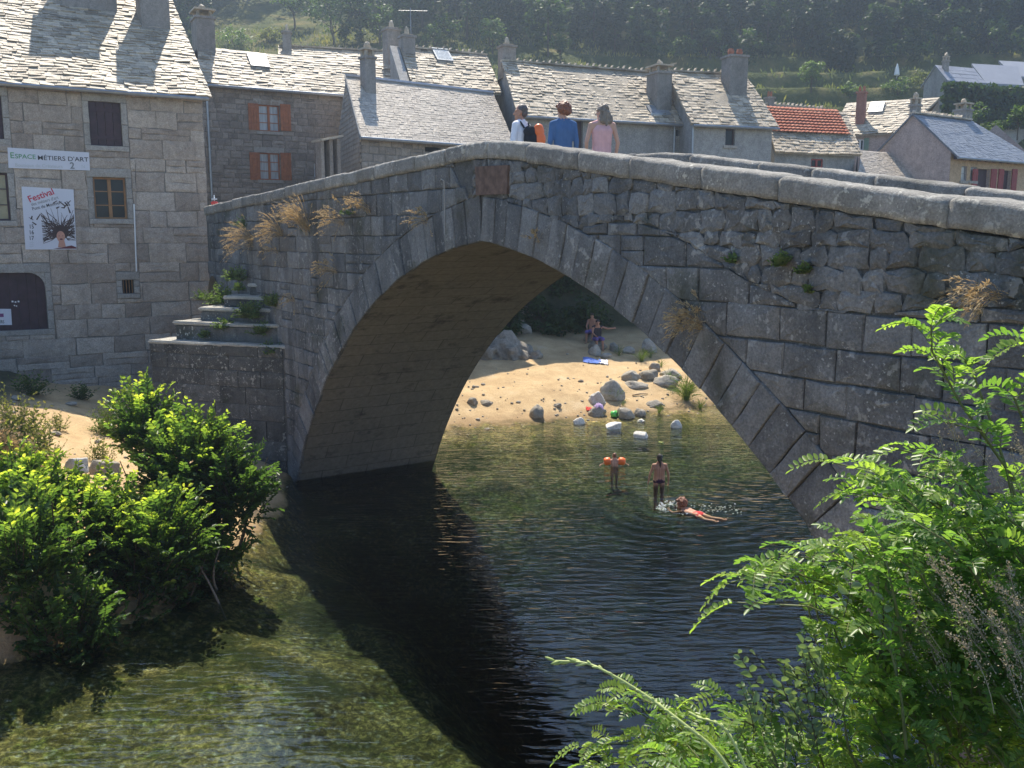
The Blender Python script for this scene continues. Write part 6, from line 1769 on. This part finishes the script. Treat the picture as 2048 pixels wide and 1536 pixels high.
# ------------------------------------------------------------------ banner, poster, notice on the stone house
M['ink'] = plain('dark_print', (0.05, 0.05, 0.055), .6, .2, 0, .05); M['ink_grey'] = plain('grey_print', (0.22, 0.23, 0.23), .6, .2, 0, .05); M['ink_green'] = plain('green_print', (0.13, 0.32, 0.16), .6, .2, 0, .05); M['ink_red'] = plain('red_print', (0.55, 0.05, 0.08), .6, .2, 0, .05); M['ink_faint'] = plain('faded_print', (0.50, 0.52, 0.51), .6, .2, 0, .04)
M['print_skin'] = plain('printed_skin', (0.52, 0.27, 0.19), .6, .2, 0, .08); M['print_hair'] = plain('printed_hair', (0.07, 0.045, 0.04), .6, .2, 0, .2); M['print_red'] = plain('printed_dark_red', (0.14, 0.035, 0.04), .6, .2, 0, .1); M['ink_purple'] = plain('purple_print', (0.2, 0.05, 0.16), .6, .2)
M['sheet'] = plain('white_printed_sheet', (0.62, 0.62, 0.66), .5, .3, 0, .03, 2)
def text_on(txt, h, px, py, size, mat, par, rot=0.0, o=.066, name='lettering', bold=.0, wide=1.0, font=None):
    cu = bpy.data.curves.new('t', 'FONT'); cu.body = txt; cu.size = 1.0; cu.offset = bold; cu.resolution_u = 3
    ob = bpy.data.objects.new('t', cu); COL.objects.link(ob); bpy.context.view_layer.update()
    me = eval_mesh(ob); bpy.data.objects.remove(ob)
    V = np.zeros(len(me.vertices) * 3, np.float32); me.vertices.foreach_get('co', V); V = V.reshape(-1, 3)
    u0, z0 = h.fx(px, py, o); c, s_ = math.cos(rot), math.sin(rot)
    x = V[:, 0] * size * wide; y = V[:, 1] * size
    Pn = np.array([h.fr(u0 + a * c - b * s_, z0 + a * s_ + b * c, o) for a, b in zip(x, y)])
    m = MB(); m.add(Pn, [tuple(p.vertices) for p in me.polygons])
    return m.build(name, mat, par)
def panel(h, pxs, name, label, cat, o0=.035, o1=.06):
    q = [h.fx(px, py, o1) for px, py in pxs]
    t = thing(name, label, cat, h.fr(q[0][0], q[0][1], o1))
    m = MB(); V = [h.fr(a, b, o1) for a, b in q] + [h.fr(a, b, o0) for a, b in q]
    m.add(V, [(0, 1, 2, 3), (0, 4, 5, 1), (1, 5, 6, 2), (2, 6, 7, 3), (3, 7, 4, 0), (7, 6, 5, 4)][0:6]); m.build('sheet', M['sheet'], t)
    return t
bn = panel(h1, [(17, 336), (180, 341), (178, 305), (15, 295)], 'banner', 'long pale banner reading Espace métiers d\'art across the stone house', 'banner')
text_on('E', h1, 20, 316, .215, M['ink_green'], bn, .0, bold=.012); text_on('SPACE', h1, 30, 316.5, .165, M['ink_green'], bn, .0, bold=.010, wide=1.06)
text_on('MÉTIERS D\'ART', h1, 75, 319.5, .165, M['ink'], bn, .0, bold=.006, wide=1.12)
text_on('Boutique de Créateurs', h1, 30, 333, .13, M['ink_faint'], bn, .0, wide=.95)
text_on('2', h1, 140, 337, .24, M['ink_grey'], bn, .0, bold=.02); text_on('N', h1, 163, 336, .12, M['ink_faint'], bn, .0)
po = panel(h1, [(51, 499), (153, 499), (147, 379), (43, 373)], 'poster', 'large white festival poster with a laughing woman whose hair spreads in strokes', 'poster')
rt = math.radians(17)
text_on('Festival', h1, 59, 405, .24, M['ink_red'], po, math.radians(21), bold=.015, wide=.95)
text_on('des métiers d\'art', h1, 63, 412, .12, M['ink_grey'], po, math.radians(17), bold=.003, wide=.86)
text_on('Pont de Montvert', h1, 65, 421, .12, M['ink'], po, math.radians(15), bold=.004, wide=.88)
for i, n_ in enumerate(('15', '16', '17')): text_on(n_, h1, 58, 457 + i * 11.5, .155, M['ink'], po, 0, bold=.012, wide=.8)
for i in range(3): text_on('août', h1, 59, 486 + i * 4, .055, M['ink_faint'], po, 0)
hu, hz = h1.fx(122, 468, .064)
m = MB(); r2 = random.Random(5)
def stroke(m, u0, z0, u1, z1, w, o):
    dx, dz = u1 - u0, z1 - z0; L = math.hypot(dx, dz) + 1e-6; nx, nz = -dz / L * w / 2, dx / L * w / 2
    m.add([h1.fr(u0 + nx, z0 + nz, o), h1.fr(u0 - nx, z0 - nz, o), h1.fr(u1 - nx * .6, z1 - nz * .6, o), h1.fr(u1 + nx * .6, z1 + nz * .6, o)], [(0, 1, 2, 3)])
pr = h1.fx(151, 468, .064)[0] - hu; pl = h1.fx(50, 468, .064)[0] - hu
for k in range(120):
    a = r2.uniform(-.45, PI + .5); L = r2.uniform(.38, .95) * (1 if math.sin(a) > .2 else .85)
    x1, z1 = math.cos(a) * L, math.sin(a) * L * .75
    x1 = min(max(x1, pl + .42), pr - .01)
    bend = r2.uniform(-.12, .12)
    mx_, mz = x1 * .55 - bend * math.sin(a), z1 * .55 + bend * math.cos(a)
    mx_ = min(max(mx_, pl + .1), pr - .01)
    stroke(m, hu + math.cos(a) * .08, hz + math.sin(a) * .08, hu + mx_, hz + mz, r2.uniform(.015, .03), .0640 + .0001 * (k % 8)); stroke(m, hu + mx_, hz + mz, hu + x1, hz + z1, r2.uniform(.010, .024), .0641 + .0001 * (k % 8))
for k in range(24):
    a = r2.uniform(.25, PI - .1); L = r2.uniform(.7, .98); x, z_ = math.cos(a) * L * .9, math.sin(a) * L
    if not (pl + .12 < x < pr - .06) or z_ > .88 or (x < -.1 and z_ > .55): continue
    b = r2.uniform(0, PI); l = r2.uniform(.04, .1)
    stroke(m, hu + x - math.cos(b) * l, hz + z_ - math.sin(b) * l, hu + x + math.cos(b) * l, hz + z_ + math.sin(b) * l, r2.uniform(.018, .05), .065)
def ell(m, cu_, cz, a, b, o, n=20): m.add([h1.fr(cu_ + a * math.cos(t), cz + b * math.sin(t), o) for t in np.linspace(0, 2 * PI, n, endpoint=False)], [tuple(range(n))])
ell(m, hu, hz + .05, .20, .19, .0645)
m.build('printed_strokes', M['print_hair'], po)
m = MB(); ell(m, hu - .01, hz - .07, .105, .15, .0665); m.add([h1.fr(hu - .06 + a, hz + b, .0662) for a, b in ((0, -.18), (.13, -.18), (.16, -.36), (-.04, -.36))], [(0, 1, 2, 3)]); m.build('printed_face', M['print_skin'], po)
m = MB(); ell(m, hu - .005, hz - .14, .04, .022, .0672); ell(m, hu - .05, hz - .05, .014, .008, .0672); ell(m, hu + .04, hz - .05, .014, .008, .0672); m.build('printed_features', M['print_red'], po)
zb = h1.fx(120, 497.5, .064)[1] - hz
m = MB(); m.add([h1.fr(hu + a, hz + b, .0668) for a, b in ((-.22, zb), (-.12, -.38), (.02, -.36), (.14, -.33), (pr - .12, -.31), (pr - .01, -.36), (pr - .005, zb))], [(0, 1, 2, 3, 4, 5, 6)][:1]); m.build('printed_shoulders', M['print_red'], po)
nt = panel(h1, [(-40, 650), (24, 650), (22, 618), (-40, 617)], 'door_notice', 'white notice with purple bar reading secours on the cellar door', 'sign', -.145, -.125)
text_on('DE SECOURS', h1, -28, 648, .125, M['ink'], nt, 0, -.120, bold=.012, wide=.60)
m = MB(); a = h1.fx(-20, 635, -.12); b = h1.fx(7, 627, -.12); m.obox(h1.fr(a[0], a[1], -.1235), h1.u * (b[0] - a[0]), -h1.p * .003, (0, 0, b[1] - a[1])); m.build('purple_bar', M['ink_purple'], nt)
# marker at the low end of the parapet
P = br(S_L + .25, .2, cop_z(S_L + .25))
mk = thing('marker', 'small red and white marker standing on the low end of the parapet', 'marker', P)
m = MB(); m.tube([P, P + (0, 0, .05), P + (0, 0, .09), P + (0, 0, .13)], [.05, .10, .10, .06], 12); m.build('red_lamp', plain('red_plastic', (.75, .06, .04), .35, .5), mk, True)
m = MB(); m.tube([P + (0, 0, .12), P + (0, 0, .30)], .016, 6); m.tube([P + (0, 0, .17), P + (0, 0, .20)], .08, 10); m.build('white_post', M['white_paint'], mk)
# closed white parasol and dome lamp on the terraces
P = hill_at(1793, 158); s_ = P[1] / FPX
pa = thing('parasol', 'closed white parasol standing on a terrace', 'parasol', P)
m = MB(); m.tube([P - (0, 0, .2), P + (0, 0, 28 * s_)], .03, 6); m.build('pole', M['zinc'], pa)
m = MB(); m.tube([P + (0, 0, 4 * s_), P + (0, 0, 6 * s_), P + (0, 0, 15 * s_), P + (0, 0, 26 * s_), P + (0, 0, 27 * s_)], [.1, .26, .20, .05, .01], 8); m.build('canopy', M['white_paint'], pa)
P = at_y(1627, 232, 58)
la = thing('street_lamp', 'pale dome street lamp beyond the red tiled roof', 'lamp', P - (0, 0, 1.5))
m = MB(); m.tube([P - (0, 0, 1.5), P + (0, 0, .28)], .04, 6); m.build('post', M['zinc'], la)
m = MB(); m.tube([P + (0, 0, .22), P + (0, 0, .26), P + (0, 0, .38), P + (0, 0, .46)], [.42, .45, .3, .05], 12); m.build('shade', M['white_paint'], la, True)
# aerial on the roof behind
P = h2c.RL + h2c.u * .5
m = MB(); m.tube([P, P + (0, 0, 1.6)], .015, 5); m.tube([P + (-.5, 0, 1.5), P + (.7, .1, 1.5)], .01, 4)
for k in range(6): m.tube([P + (-.4 + .18 * k, -.2, 1.5), P + (-.4 + .18 * k, .2, 1.5)], .006, 4)
m.build('aerial', M['zinc'], h2c.t)
# quay wall behind the beach, under the houses
qa, qb = np.array([-9.0, 36.2, 0]), np.array([22.0, 47.5, 0])
# ------------------------------------------------------------------ the air: sunlit summer haze
g = G('summer_haze')
vol = g.n('VolumePrincipled') if hasattr(bpy.types, 'ShaderNodeVolumePrincipled') else None
vol.inputs['Color'].default_value = (0.66, 0.82, 1.0, 1)
vol.inputs['Density'].default_value = 0.0016
vol.inputs['Anisotropy'].default_value = 0.7
for l in list(g.t.links):
    if l.to_node == g.out: g.t.links.remove(l)
g.t.links.new(vol.outputs[0], g.out.inputs['Volume'])
m = MB(); m.box((-130, -12, -6.0), (170, 310, 130)); hz_ = m.build('haze', g.m, None, False, 'stuff')
tag(hz_, 'thin sunlit summer haze in the valley', 'haze')
hz_.display_type = 'BOUNDS'
